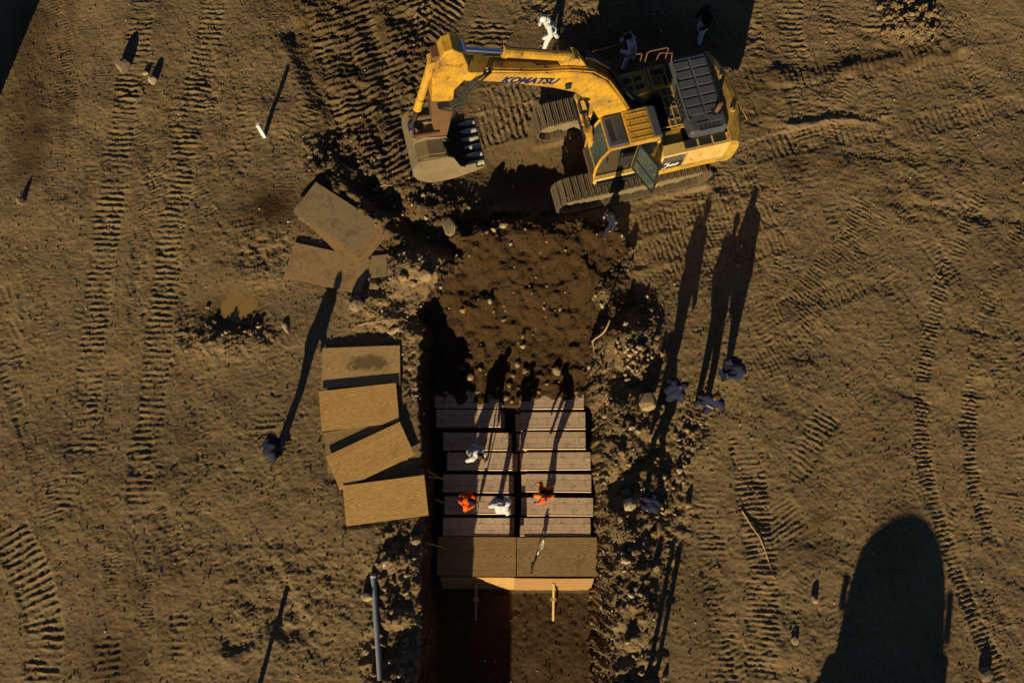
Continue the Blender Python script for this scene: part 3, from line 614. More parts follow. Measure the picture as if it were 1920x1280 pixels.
tube('handrail', [(-1.62, -1.30, 2.5), (-1.62, -1.42, 2.85), (-1.25, -1.47, 2.9), (-1.15, -1.47, 2.15)], .02, M['rust'], X, 8)
# boom foot brackets
for y in (-.48, .24): prism('boom_bracket', [(-.55, 1.36), (.65, 1.36), (.42, 2.0), (.2, 2.3), (-.05, 2.3), (-.3, 1.9)], y-.04, y+.04, M['olive'], X, .015)
# boom
BY0, BY1 = -.37, .17
bp = [(-.08, 1.98), (-.16, 2.2), (.08, 2.85), (.55, 3.95), (1.05, 4.95), (1.5, 5.45), (2.1, 5.78), (3.0, 6.05), (4.2, 6.55), (4.62, 6.72), (4.78, 6.62), (4.74, 6.42), (4.4, 6.30), (3.6, 5.88), (3.04, 5.54), (2.47, 5.18), (1.86, 4.72), (1.46, 4.05), (1.06, 3.0), (.52, 2.1), (.25, 1.92)]
boom = prism('boom', bp, BY0, BY1, M['yellow'], X, .03)
d_ = Vector((2.45-3.95, 0, 5.42-6.05))
text_mesh('lettering', 'KOMATSU', .33, M['navyblue'], boom, (3.14, BY1+.004, 5.82), (-1.5, 0, -.66), (0, 0, 1), .25, .018, 1.0)
for yy in (-.34, -.27, .06, .13):
    tube('hydraulic_pipe', [(.0, yy, 2.75), (.5, yy, 3.92), (.98, yy, 4.95), (1.45, yy, 5.52), (2.1, yy, 5.84), (3.0, yy, 6.11), (4.2, yy, 6.61)], .022, M['rubber'] if yy < 0 else M['yellow'], boom, 8)
for yy in (-.36, -.3, -.24, -.18): tube('hydraulic_hose', [(-.6, yy, 2.0), (-.5, yy, 2.5), (-.1, yy, 2.95), (.45, yy, 3.98), (.9, yy, 4.98), (1.4, yy, 5.62), (2.1, yy, 5.95)], .026, M['rubber'], boom, 8)
box('work_light', (2.05, BY1, 5.2), (2.2, BY1+.12, 5.34), M['black'], boom, .02)
prism('cylinder_bracket', [(1.5, 5.4), (2.4, 5.82), (2.15, 6.12), (1.85, 6.12)], -.20, .0, M['yellow'], boom, .01)
for y in (-.62, .42): rod_cylinder('boom_cylinder', (1.12, y, 1.52), (1.72, y, 4.35), .52, .115, X)
cyl('boom_cylinder_pin', (1.72, -.72, 4.35), (1.72, .52, 4.35), .07, M['mudsteel'], X)
rod_cylinder('arm_cylinder', (2.0, -.1, 6.05), (4.72, -.1, 7.35), .62, .125, X)
# arm
ap = [(4.93, 7.72), (4.72, 7.48), (4.62, 6.95), (4.66, 6.5), (4.82, 6.3), (5.02, 6.05), (5.16, 4.9), (5.30, 4.2), (5.42, 3.66), (5.56, 3.62), (5.68, 3.72), (5.72, 4.6), (5.66, 5.4), (5.55, 6.2), (5.50, 6.75), (5.34, 7.3), (5.12, 7.68)]
arm = prism('arm', ap[0:5]+ap[5:6]+[(5.08, 5.55), (5.62, 5.75)]+ap[13:], -.32, .12, M['yellow'], X, .02)
lower_arm = prism('lower_arm', [(5.08, 5.56)]+ap[6:13]+[(5.62, 5.74)], -.30, .10, M['rust'], X, .015)
box('arm_plate', (4.95, -.26, 7.2), (5.3, .06, 7.36), M['rust'], arm, .02, Matrix.Translation((.12, 0, .12)))
for y0 in (-.06, 0, .06, .16):
    tube('hydraulic_hose', [(4.1, .1+y0*.5, 6.6), (4.5, .2+y0, 6.5), (4.75, .24+y0, 6.2), (4.9, .24+y0, 5.8), (5.2, .2+y0, 5.55), (5.5, .16+y0*.5, 5.6)], .026, M['rubber'], arm, 8)
rod_cylinder('bucket_cylinder', (5.42, -.1, 7.15), (6.28, -.1, 4.28), .66, .10, X)
# linkage
for y in (-.36, .16):
    bm = bmesh.new(); add_tube(bm, [(5.62, y, 4.2), (6.28, y, 4.28)], .07, 10); bm_obj('rocker_link', bm, M['rust'], X)
for y in (-.26, .06):
    bm = bmesh.new(); add_tube(bm, [(6.28, y, 4.28), (6.12, y, 3.86)], .075, 10); bm_obj('bucket_link', bm, M['rust'], X)
cyl('link_pin', (6.28, -.44, 4.28), (6.28, .24, 4.28), .06, M['mudsteel'], X)
# bucket: curved shell, side plates, lip with teeth
BW0, BW1 = -.85, .65
pr = [(4.46, 2.62), (4.9, 2.46), (5.4, 2.32), (5.85, 2.30), (6.2, 2.42), (6.45, 2.70), (6.55, 3.1), (6.5, 3.5), (6.32, 3.78), (6.0, 3.86), (5.5, 3.74)]
bm = bmesh.new(); th = .05
def inn(i):
    a = Vector(pr[max(i-1, 0)]); b = Vector(pr[min(i+1, len(pr)-1)]); t = (b-a).normalized(); return Vector((pr[i][0]-t.y*th, pr[i][1]+t.x*th))
for y0, y1 in ((BW0, BW1),):
    o0 = [bm.verts.new((x, y0, z)) for x, z in pr]; o1 = [bm.verts.new((x, y1, z)) for x, z in pr]
    i0_ = [bm.verts.new((*[inn(i).x, y0, inn(i).y],)) for i in range(len(pr))]; i1_ = [bm.verts.new((*[inn(i).x, y1, inn(i).y],)) for i in range(len(pr))]
    for i in range(len(pr)-1):
        bm.faces.new((o0[i], o1[i], o1[i+1], o0[i+1])); bm.faces.new((i0_[i+1], i1_[i+1], i1_[i], i0_[i]))
        bm.faces.new((o0[i+1], i0_[i+1], i0_[i], o0[i])); bm.faces.new((o1[i], i1_[i], i1_[i+1], o1[i+1]))
    bm.faces.new((o0[0], i0_[0], i1_[0], o1[0])); bm.faces.new((o1[-1], i1_[-1], i0_[-1], o0[-1]))
sd = pr[:8] + [(6.3, 3.8), (5.5, 3.76), (5.35, 3.6), (5.2, 3.0), (4.9, 2.72)]
for y in (BW0-.03, BW1-.02): add_prism(bm, sd, y, y+.05)
bmesh.ops.recalc_face_normals(bm, faces=bm.faces[:])
bk = bm_obj('bucket', bm, M['mudsteel'], X)
for y in (-.34, .12): prism('bucket_ear', [(5.36, 3.5), (5.42, 3.86), (5.62, 3.92), (6.0, 4.06), (6.3, 3.98), (6.35, 3.74), (6.0, 3.84), (5.55, 3.72)], y-.03, y+.03, M['mudsteel'], bk, .01)
prism('wear_plate', [(5.56, 3.79), (5.98, 3.90), (6.3, 3.84), (6.3, 3.87), (5.98, 3.935), (5.55, 3.825)], -.78, .58, M['mudsteel'], bk)
for i in range(6):
    y = BW0+.12+i*(BW1-BW0-.24)/5; bm = bmesh.new()
    a = Vector((4.98, y, 2.72)); b = Vector((4.74, y, 2.66)); c_ = Vector((4.50, y, 2.66))
    add_tube(bm, [a, b, c_], [.035, .085, .075], 8)
    bm_obj('tooth', bm, M['steel'], bk, False)
for i in range(2): box('side_cutter', (4.75, (BW0-.05, BW1+.005)[i], 2.66), (5.05, (BW0-.005, BW1+.05)[i], 2.98), M['mudsteel'], bk, .01)
cyl('bucket_pin', (5.52, -.42, 3.76), (5.52, .22, 3.76), .07, M['mudsteel'], X)
# cab
cab = prism('cab', [(1.24, 1.36), (-.50, 1.36), (-.50, 1.46), (1.24, 1.46)], .18, 1.20, M['black'], X)
bm = bmesh.new()                                             # frame: rear wall, right lower wall, pillars, roof rails
add_box(bm, (-.54, .16, 1.46), (-.46, 1.20, 2.1), .01); add_box(bm, (-.46, .155, 1.46), (1.15, .20, 2.0), .01)
add_box(bm, (-.50, 1.16, 1.46), (.08, 1.20, 2.1), .01)
for y in (.19, 1.18):
    add_tube(bm, [(1.28, y, 1.4), (1.28, y, 1.9), (1.18, y, 2.5), (.98, y, 3.0)], .045, 8); add_tube(bm, [(-.48, y, 1.4), (-.48, y, 3.0)], .06, 8); add_tube(bm, [(.10, y, 1.4), (.10, y, 3.02)], .04, 8)
    add_tube(bm, [(-.48, y, 3.02), (.98, y, 3.02)], .05, 8)
add_tube(bm, [(.98, .19, 3.02), (.98, 1.18, 3.02)], .05, 8); add_tube(bm, [(1.28, .19, 1.9), (1.28, 1.18, 1.9)], .03, 8)
bm_obj('cab_frame', bm, M['yellow'], cab, False)
bm = bmesh.new(); add_box(bm, (-.50, .16, 3.04), (.42, 1.22, 3.13), .04)
rf = bm_obj('roof', bm, M['yellow'], cab)
for i in range(5): box('roof_rib', (-.28, .30+i*.19, 3.13), (.34, .335+i*.19, 3.143), M['yellow'], cab, .004)
box('roof_rear_cap', (-.56, .20, 3.05), (-.30, 1.18, 3.16), M['hood'], cab, .04)
bm = bmesh.new(); add_box(bm, (.40, .20, 3.03), (1.0, 1.18, 3.12), .05); bm_obj('roof_hatch', bm, M['hood'], cab)
box('hatch_window', (.76, .34, 3.118), (.92, 1.02, 3.126), M['rubber'], cab, .002)
for i in range(5): box('hatch_rib', (.47+i*.05, .32, 3.118), (.49+i*.05, 1.06, 3.132), M['hood'], cab)
def pane(name, pts, par, m='glass'):
    return quad_slab(name, pts, .008, M[m], par)
pane('windshield', [(1.18, .22, 2.5), (1.18, 1.15, 2.5), (.99, 1.15, 2.98), (.99, .22, 2.98)], cab)
pane('windshield', [(1.29, .22, 1.92), (1.29, 1.15, 1.92), (1.19, 1.15, 2.49), (1.19, .22, 2.49)], cab)
pane('windshield', [(1.29, .22, 1.44), (1.29, 1.15, 1.44), (1.29, 1.15, 1.9), (1.29, .22, 1.9)], cab)
pane('side_window', [(.12, .18, 2.02), (1.15, .18, 2.02), (.96, .18, 2.98), (.12, .18, 2.98)], cab)
pane('side_window', [(-.44, .18, 2.02), (.08, .18, 2.02), (.08, .18, 2.98), (-.44, .18, 2.98)], cab)
pane('side_window', [(.06, 1.19, 2.12), (-.44, 1.19, 2.12), (-.44, 1.19, 2.98), (.06, 1.19, 2.98)], cab)
pane('rear_window', [(-.50, .24, 2.12), (-.50, 1.14, 2.12), (-.50, 1.14, 2.98), (-.50, .24, 2.98)], cab)
bm = bmesh.new(); add_box(bm, (-.15, .46, 1.62), (.42, .98, 1.86), .06); add_box(bm, (-.30, .48, 1.8), (-.12, .96, 2.5), .06); add_box(bm, (-.26, .6, 2.5), (-.16, .84, 2.72), .04); bm_obj('seat', bm, M['hood'], cab)
for y in (.34, 1.04): box('control_console', (-.2, y-.08, 1.46), (.5, y+.08, 2.05), M['rubber'], cab, .03); tube('joystick', [(.42, y, 2.0), (.48, y, 2.28)], .03, M['black'], cab, 8)
box('floor_mat', (.2, .24, 1.46), (1.2, 1.16, 1.475), M['mudsteel'], cab)
for y in (.6, .8): tube('travel_lever', [(.95, y, 1.47), (.85, y, 1.9)], .018, M['black'], cab, 6)
# open door, hinged at the middle post
hb, fb_ = Vector((.10, 1.21, 1.46)), Vector((-.26, 2.12, 1.46)); dv = (fb_-hb)
ht_, ftp = Vector((.10, 1.21, 2.98)), Vector((-.22, 1.98, 2.98))
bm = bmesh.new(); mid = .42
add_tube(bm, [hb, fb_, Vector((-.26, 2.12, 2.1)), ftp, ht_, hb], .04, 8); add_tube(bm, [hb+Vector((0, 0, .62)), fb_+Vector((0, 0, .62))], .035, 8)
door = bm_obj('cab_door', bm, M['black'], X)
pane('door_glass', [hb+Vector((0, 0, .64)), fb_+Vector((0, 0, .64)), ftp, ht_], door); pane('door_glass', [hb, fb_, fb_+Vector((0, 0, .6)), hb+Vector((0, 0, .6))], door)
tube('door_handle', [fb_+Vector((.02, -.05, .5)), fb_+Vector((-.02, .06, .52)), fb_+Vector((-.02, .06, .75))], .022, M['yellow'], door, 6)
tube('cab_mirror', [(1.0, 1.22, 2.6), (1.1, 1.4, 2.65)], .02, M['black'], X, 6)
# ---------------------------------------------------------------- coffins in the trench
LW, LD, BH = 2.10, 0.55, 0.45
M['edge'] = simple('pale_pine_strip', (.78, .56, .36), .8, var=.2)
def make_coffin():
    t = empty('wooden_coffin')
    n = 3; pw = LD/n
    for i in range(n):
        bm = bmesh.new(); add_box(bm, (-LW/2, -LD/2+i*pw+.004, BH-.03+.002*(i % 2)), (LW/2, -LD/2+(i+1)*pw-.004, BH+.002*(i % 2)), .004)
        bm_obj('lid_plank', bm, M['pine'], t)
    for s_ in (-1, 1):
        bm = bmesh.new(); add_box(bm, (-LW/2+.03, s_*(LD/2-.045)-.012, .02), (LW/2-.03, s_*(LD/2-.045)+.012, BH-.032), .003); bm_obj('side_board', bm, M['pine_side'], t)
        bm = bmesh.new(); add_box(bm, (s_*(LW/2-.045)-.012, -LD/2+.06, .02), (s_*(LW/2-.045)+.012, LD/2-.06, BH-.032), .003); bm_obj('end_board', bm, M['pine_side'], t)
        bm = bmesh.new(); add_box(bm, (s_*(LW/2-.018)-.012, -LD/2+.02, BH-.11), (s_*(LW/2-.018)+.012, LD/2-.02, BH-.04), .003); bm_obj('end_cleat', bm, M['pine_side'], t)
    prism_ = [(-LD/2-.022, BH-.045), (-LD/2-.022, BH-.018), (-LD/2-.002, BH+.010), (-LD/2+.004, BH-.045)]  # strip added along the south lid edge, bevelled to catch the sun
    bm = bmesh.new(); a_ = [bm.verts.new((-LW/2+.01, y, z)) for y, z in prism_]; b_ = [bm.verts.new((LW/2-.01, y, z)) for y, z in prism_]; bm.faces.new(a_); bm.faces.new(b_[::-1])
    for i in range(4): bm.faces.new((a_[i], b_[i], b_[(i+1) % 4], a_[(i+1) % 4]))
    bmesh.ops.recalc_face_normals(bm, faces=bm.faces[:]); bm_obj('sun_catch_strip', bm, M['edge'], t)
    bm = bmesh.new(); add_box(bm, (-LW/2+.05, -LD/2+.06, 0), (LW/2-.05, LD/2-.06, .02)); bm_obj('bottom_board', bm, M['pine_side'], t)
    return t
proto = make_coffin()
ROWS = {'L': [(812, 939, 733, 763), (817, 940, 766, 800), (831, 953, 809, 844), (838, 961, 847, 881), (831, 954, 889, 922), (834, 957, 928, 964), (831, 955, 971, 1003)],
        'R': [(971, 1098, 735, 765), (976, 1098, 772, 804), (976, 1098, 809, 841), (984, 1108, 847, 880), (985, 1109, 888, 921), (988, 1112, 933, 965), (983, 1107, 971, 1003)]}
ROWS['L'] += [(830, 955, 1008, 1042), (830, 955, 1044, 1077)]; ROWS['R'] += [(984, 1108, 1008, 1042), (984, 1108, 1044, 1077)]
ORD = ['', 'first', 'second', 'third', 'fourth', 'fifth', 'sixth']
TOP = -1.80; first = True
for side, lst in ROWS.items():
    sd_ = 'long west row' if side == 'L' else 'long east row'
    row = 'row by the shaded wall' if side == 'L' else 'row by the sunlit bank'
    for i, (u0, u1, v0, v1) in enumerate(lst):
        cpos = px((u0+u1)/2, (v0+v1)/2, TOP)
        for lay in range(3):
            if lay > 0 and i in (0, 7, 8) and lay == 2 and False: continue
            o = proto if first else copy_tree(proto); first = False
            dx = (0, .15, .05)[lay]*(1 if side == 'L' else -1) + random.uniform(-.03, .03)*(lay > 0)
            o.location = (cpos[0]+dx, cpos[1]+random.uniform(-.01, .01)*(lay > 0), TOP-BH-.008-lay*(BH+.008))
            o.rotation_euler = (0, 0, R(random.uniform(-.5, .5)) if lay == 0 else R(random.uniform(-.8, .8)))
            for ch in o.children:
                if lay == 0 and (i in (0, 1) or (side == 'R' and i in (3, 4))) and ch.name.startswith('lid_plank'):
                    ch.data = ch.data.copy(); ch.data.materials[0] = M['pine2']
            if lay == 0:
                if i == 0: lb = f'half buried wooden coffin at the head of the {row}'
                elif i < 7: lb = f'{ORD[i]} uncovered pine coffin from the fill, {row}'
                else: lb = f'pine coffin under the plywood cover, {row}'
                tag(o, lb, 'coffin', 'coffins of the top layer')
            else:
                nm = ('', 'middle', 'bottom')[lay]
                tag(o, f'pine coffin of the {nm} layer, {row}', 'coffin', 'coffins of the lower layers')
# flat plywood cover and the braced end boards
def sheet(name, label, corners, th, mat, group=None, grooves=0, z=None):
    """corners: 4 world points (top face, anticlockwise from above, first edge = long side). Local frame at the centre, x along the long side"""
    c = [Vector(p) for p in corners]; ctr = sum(c, Vector())/4
    ex = ((c[1]-c[0])+(c[2]-c[3])).normalized(); ey = ((c[3]-c[0])+(c[2]-c[1])); ey = (ey-ex*ey.dot(ex)).normalized(); ez = ex.cross(ey)
    Lx = ((c[1]-c[0]).length+(c[2]-c[3]).length)/2; Ly = ((c[3]-c[0]).length+(c[2]-c[1]).length)/2
    t = empty(name) if grooves else None
    mtx = Matrix((ex, ey, ez)).transposed().to_4x4(); mtx.translation = ctr
    if grooves:
        t.matrix_world = mtx; pw = Ly/grooves
        for i in range(grooves):
            bm = bmesh.new(); add_box(bm, (-Lx/2, -Ly/2+i*pw+.003, -th), (Lx/2, -Ly/2+(i+1)*pw-.003, 0), .003)
            bm_obj('board_strip', bm, mat, t)
        bm = bmesh.new(); add_box(bm, (-Lx/2+.004, -Ly/2+.004, -th-.006), (Lx/2-.004, Ly/2-.004, -th*.6)); bm_obj('backing', bm, M['ply_dark'], t); o = t
    else:
        bm = bmesh.new(); nxs, nys = 14, 7; sag = random.uniform(.004, .012)
        # slight bow so the sheet catches light unevenly
        vs_ = {}
        for zi in (0, 1):
            for i in range(nxs+1):
                for j in range(nys+1):
                    a = i/nxs*2-1; b = j/nys*2-1
                    vs_[zi, i, j] = bm.verts.new((a*Lx/2, b*Ly/2, sag*(1-a*a)*(.6+.4*b) - (0 if zi else th)))
        for i in range(nxs):
            for j in range(nys):
                bm.faces.new((vs_[1, i, j], vs_[1, i+1, j], vs_[1, i+1, j+1], vs_[1, i, j+1])); bm.faces.new((vs_[0, i, j+1], vs_[0, i+1, j+1], vs_[0, i+1, j], vs_[0, i, j]))
        for i in range(nxs):
            bm.faces.new((vs_[0, i, 0], vs_[0, i+1, 0], vs_[1, i+1, 0], vs_[1, i, 0])); bm.faces.new((vs_[0, i+1, nys], vs_[0, i, nys], vs_[1, i, nys], vs_[1, i+1, nys]))
        for j in range(nys):
            bm.faces.new((vs_[0, 0, j+1], vs_[0, 0, j], vs_[1, 0, j], vs_[1, 0, j+1])); bm.faces.new((vs_[0, nxs, j], vs_[0, nxs, j+1], vs_[1, nxs, j+1], vs_[1, nxs, j]))
        o = bm_obj(name, bm, mat); o.matrix_world = mtx
    tag(o, label, 'plywood', group); return o
def pxs(*q): return [px(*p) for p in q]
ZT = -1.775
sheet('plywood_sheet', 'brown plywood sheet with faint grooves covering the coffins beside the shaded wall', pxs((820, 1079, ZT), (967, 1081, ZT), (968, 1006, ZT), (820, 1006, ZT)), .016, M['ply_dark'], 'plywood covering the coffins', grooves=6)
sheet('plywood_sheet', 'soiled plywood sheet covering the coffins, with a long shovel lying on it', pxs((969, 1081, ZT), (1119, 1079, ZT), (1120, 1008, ZT), (969, 1006, ZT)), .016, M['ply_dirt'], 'plywood covering the coffins')
for (u0, u1, lb, dz) in ((824, 966, 'leaning end board half in shadow below the plywood cover', 0), (964, 1114, 'bright orange leaning end board below the plywood cover', .03)):
    a = px(u0, 1082, -1.90); b = px(u1, 1082, -1.90); c_ = px(u1, 1106-dz*30, -3.28); d__ = px(u0, 1104, -3.28)
    c_[0] = b[0]; d__[0] = a[0]; off = np.array([0, -dz, 0])
    o = sheet('end_board', lb, [d__+off, c_+off, b+off, a+off], .022, M['board'] if dz else M['ply']); o['category'] = 'board'; 
for u, lb in ((893, 'thin timber prop against the end board, in the shaded half'), (1038, 'thin timber prop against the end board, in the sunlit half')):
    a = Vector(px(u, 1093, -2.35)); b = Vector(px(u-1, 1163, -3.27)); bm = bmesh.new(); d_ = (b-a); L = d_.length
    rot = d_.to_track_quat('Z', 'Y').to_matrix().to_4x4(); rot.translation = a
    add_box(bm, (-.035, -.018, 0), (.035, .018, L), .003, rot); pr_ = bm_obj('timber_prop', bm, M['lumber'])
    m_ = a.lerp(b, .42); bm = bmesh.new(); add_box(bm, (m_.x-.09, m_.y-.05, m_.z-.03), (m_.x+.09, m_.y+.05, m_.z+.05), .004); o2 = bm_obj('cross_block', bm, M['lumber'], pr_)
    tag(pr_, lb, 'timber')
# ---------------------------------------------------------------- plywood lying about
G2 = 'plywood stacked along the trench edge'; G3 = 'plywood pile by the churned ruts'
sheet('plywood_sheet', 'plywood sheet with a dark wet stain at the top of the stack', pxs((604, 727, .06), (749, 722, .08), (751, 647, .08), (603, 653, .05)), .018, M['ply_wet'], G2)
sheet('plywood_sheet', 'clean plywood sheet overlapping the wet stained one', pxs((601, 808, .11), (746, 793, .13), (745, 717, .18), (600, 734, .17)), .018, M['ply'], G2)
sheet('plywood_sheet', 'dull plywood sheet mostly hidden under the grooved one', pxs((614, 886, .06), (763, 863, .07), (757, 786, .07), (608, 811, .06)), .018, M['ply_dirt'], G2)
sheet('plywood_sheet', 'grooved plywood siding panel lying at a slant across the stack', pxs((637, 917, .13), (778, 855, .15), (749, 788, .19), (611, 857, .17)), .016, M['ply'], G2, grooves=6)
sheet('plywood_sheet', 'clean plywood sheet nearest the leaning end board in the stack', pxs((649, 986, .10), (802, 966, .12), (797, 890, .18), (643, 910, .16)), .018, M['ply'], G2)
sheet('plywood_sheet', 'grey weathered plywood sheet on top of the fanned pile', pxs((549, 396, .20), (669, 474, .22), (712, 419, .20), (592, 341, .18)), .018, M['ply_grey'], G3)
sheet('plywood_sheet', 'second plywood sheet of the fanned pile, its edge just showing', pxs((553, 401, .16), (676, 486, .18), (719, 429, .14), (597, 345, .13)), .018, M['ply_old'], G3)
sheet('plywood_sheet', 'third plywood sheet of the fanned pile', pxs((558, 409, .12), (680, 497, .14), (725, 441, .09), (603, 354, .09)), .018, M['ply_old'], G3)
sheet('plywood_sheet', 'lowest sheet of the fanned pile, turned furthest out', pxs((557, 398, .085), (661, 504, .10), (712, 452, .06), (610, 352, .06)), .018, M['ply_old'], G3)
sheet('plywood_sheet', 'brown weathered plywood sheet lying flat below the fanned pile', pxs((531, 519, .05), (675, 551, .09), (696, 487, .09), (553, 454, .06)), .018, M['ply_old'], G3)
sheet('plywood_sheet', 'short grey offcut of plywood between the pile and the spoil', pxs((684, 522, .06), (728, 517, .07), (724, 477, .06), (682, 482, .05)), .018, M['ply_grey'], G3)
# ---------------------------------------------------------------- posts, pipe, shovels, stakes
def post(u, v, hh, label, lean=(0, 0)):
    p = P(u, v); t = empty('white_post', p); w_ = .055
    bm = bmesh.new(); add_box(bm, (-w_, -w_, -.25), (w_, w_, hh), .006); bm_obj('shaft', bm, M['post'], t)
    bm = bmesh.new(); add_box(bm, (-w_-.004, -w_-.004, hh*.80), (w_+.004, w_+.004, hh*.83), .001); bm_obj('band', bm, M['mudsteel'], t)
    t.rotation_euler = (R(lean[0]), R(lean[1]), R(6)); tag(t, label, 'post', 'white marker posts'); return t
post(496, 256, .80, 'white square marker post standing alone on the dry earth', (0, 2))
post(484, 1292, .86, 'white square marker post below the dry earth, casting a thin shadow')
a = P(700, 1076); b = P(713, 1274); n_ = 10; pts = []
for i in range(n_+1):
    p = Vector(a).lerp(Vector(b), i/n_); pts.append(p)
zb = [gz(p.x, p.y) for p in pts]; za = max(zb[j]-(zb[0]+(zb[-1]-zb[0])*j/n_) for j in range(n_+1)) + .055
z0, z1 = zb[0]+za*.6, zb[-1]+za*.6
for i, p in enumerate(pts): p.z = z0+(z1-z0)*i/n_
bm = bmesh.new(); add_tube(bm, pts, .075, 14, False); add_tube(bm, pts, .062, 14, False); add_tube(bm, [pts[0]-(pts[1]-pts[0])*.05, pts[0]+(pts[1]-pts[0])*.35], .084, 14)
pipe = bm_obj('plastic_pipe', bm, M['pipe'], None, True); tag(pipe, 'long grey plastic pipe lying along the trench edge', 'pipe')
M['blade'] = simple('shovel_blade', (0.55, 0.50, 0.42), .5, .3, .2); M['blade_dark'] = simple('dark_shovel_blade', (0.05, 0.045, 0.04), .6, .3); M['handle'] = simple('wooden_handle', (0.36, 0.20, 0.08), .7); M['handle_dark'] = simple('dark_handle', (0.04, 0.025, 0.02), .6); M['redgrip'] = simple('red_grip', (0.22, 0.03, 0.02), .6)
def shovel(label, tip, grip, blade='blade', handle='handle', grip_m=None, group=None, length=None, facing=(0, 0, 1)):
    """tip: point of the blade; grip: upper end of the handle"""
    tip = Vector(tip); grip = Vector(grip); z = (grip-tip).normalized(); L = (grip-tip).length
    f = Vector(facing); f = (f-z*f.dot(z)); f = f.normalized() if f.length > 1e-3 else z.orthogonal().normalized(); x = f.cross(z); 
    t = empty('shovel'); m = Matrix((x, f, z)).transposed().to_4x4(); m.translation = tip; t.matrix_world = m
    bm = bmesh.new(); prof = [(0, .02), (.05, .075), (.12, .105), (.2, .115), (.27, .112), (.30, .10)]; th_ = .006; rows = []
    for zz, hw in prof:
        rows.append([[bm.verts.new((hw*c_, .035*abs(c_)**2*(1 if zz < .29 else .6)+k_, zz)) for c_ in (-1, -.5, 0, .5, 1)] for k_ in (0, -th_)])
    for a_, b_ in zip(rows, rows[1:]):
        for i in range(4): bm.faces.new((a_[0][i], a_[0][i+1], b_[0][i+1], b_[0][i])); bm.faces.new((b_[1][i], b_[1][i+1], a_[1][i+1], a_[1][i]))
    bm_obj('blade', bm, M[blade], t, True)
    tube('socket', [(0, -.004, .24), (0, 0, .48)], [.024, .019], M[blade], t, 8)
    tube('handle', [(0, 0, .40), (0, 0, L-.06)], .017, M[handle], t, 8)
    if grip_m:
        bm = bmesh.new(); add_tube(bm, [(0, 0, L-.12), (.06, 0, L-.05), (.06, 0, L)], .014, 6); add_tube(bm, [(0, 0, L-.12), (-.06, 0, L-.05), (-.06, 0, L)], .014, 6); add_tube(bm, [(-.07, 0, L), (.07, 0, L)], .017, 8); bm_obj('grip', bm, M[grip_m], t)
    tag(t, label, 'shovel', group); return t
shovel('pale bladed shovel with red grip lying on the soiled plywood cover', px(1017, 1012, -1.56), px(996, 1074, -1.745), 'blade', 'handle_dark', 'redgrip', facing=(.25, -1, .35))
for i, (u, v, hh) in enumerate(((1224, 1302, 1.16), (1206, 1330, 1.22))):
    p = P(u, v); t = empty('shadow_post', p); bm = bmesh.new(); add_box(bm, (-.06, -.045, -.3), (.06, .045, hh), .006); bm_obj('shaft', bm, M['lumber'], t)  # post added out of frame to throw one of the thin twin shadows
    box('nailed_cleat', (-.14, -.07, hh*.6), (.14, -.046, hh*.6+.06), M['lumber'], t, .003)
    tag(t, 'unseen timber post added south of the rubble bank to cast a shadow', 'post', 'unseen posts added for their shadows')
# rods / roots sticking out of the shaded wall
for i, (u0, v0, z0, u1, v1, z1) in enumerate(((790, 876, -.5, 824, 896, -1.3), (795, 893, -.7, 832, 897, -1.55), (815, 935, -1.2, 834, 943, -1.6), (793, 1016, -.6, 832, 1026, -1.55))):
    o = tube('timber_stake', [px(u0, v0, z0), px(u1, v1, z1)], .022, M['lumber'], None, 6); tag(o, 'thin timber stake poking from the shaded trench wall', 'stake', 'stakes in the trench wall')
def root(pxl, label, r=.022, group=None, lift=.05, mat='root'):
    pts = []
    for q in pxl:
        p = P(q[0], q[1]); p.z += (q[2] if len(q) > 2 else lift); pts.append(p)
    sm = []
    for i in range(len(pts)-1):
        p0 = pts[max(i-1, 0)]; p1 = pts[i]; p2 = pts[i+1]; p3 = pts[min(i+2, len(pts)-1)]
        for k_ in range(5):
            t = k_/5; sm.append(.5*((2*p1)+(p2-p0)*t+(2*p0-5*p1+4*p2-p3)*t*t+(3*p1-p0-3*p2+p3)*t**3))
    sm.append(pts[-1]); o = tube('dead_root', sm, [r*(1-.5*i/len(sm)) for i in range(len(sm))], M[mat], None, 7); tag(o, label, 'root', group); return o
root([(1140, 606, .5), (1130, 627, .35), (1112, 640, .25), (1109, 650, .15), (1115, 662, .06), (1122, 674, .02)], 'long bent pale root arching over the east edge of the fill', .03)
root([(1165, 682, .1), (1178, 688, .1), (1185, 697, .09), (1190, 704, .08), (1197, 702, .1), (1202, 691, .12)], 'short hooked root on the pebble heap', .02)
GR = 'loose roots hanging over the coffins'
for q in ([(1130, 755, .3), (1120, 757, .3), (1113, 770, .2), (1104, 790, .0)], [(1132, 758, .25), (1118, 768, .25), (1108, 782, .15)], [(1128, 770, .2), (1118, 777, .2), (1106, 800, .0)]): root(q, 'thin straw coloured root drooping from the east bank', .012, GR)
root([(1122, 772, .1), (1138, 788, .1), (1158, 797, .06)], 'thin grey root across the east bank', .012)
root([(1390, 955, .04), (1408, 985, .05), (1425, 1010, .05), (1440, 1050, .04), (1452, 1085, .04)], 'long curved stick on the tracked ground east of the bank', .03)
root([(665, 612, .05), (690, 608, .06), (720, 603, .1), (755, 600, .1), (765, 603, .08)], 'pale curved root in front of the plywood stack', .016)
root([(700, 358, .05), (718, 350, .07), (735, 349, .05)], 'short pale root in the churned soil by the bucket', .022)
root([(662, 620, .05), (672, 612, .08), (688, 605, .1)], 'small forked root near the boulder', .014)
GW = 'tangled wire scraps'
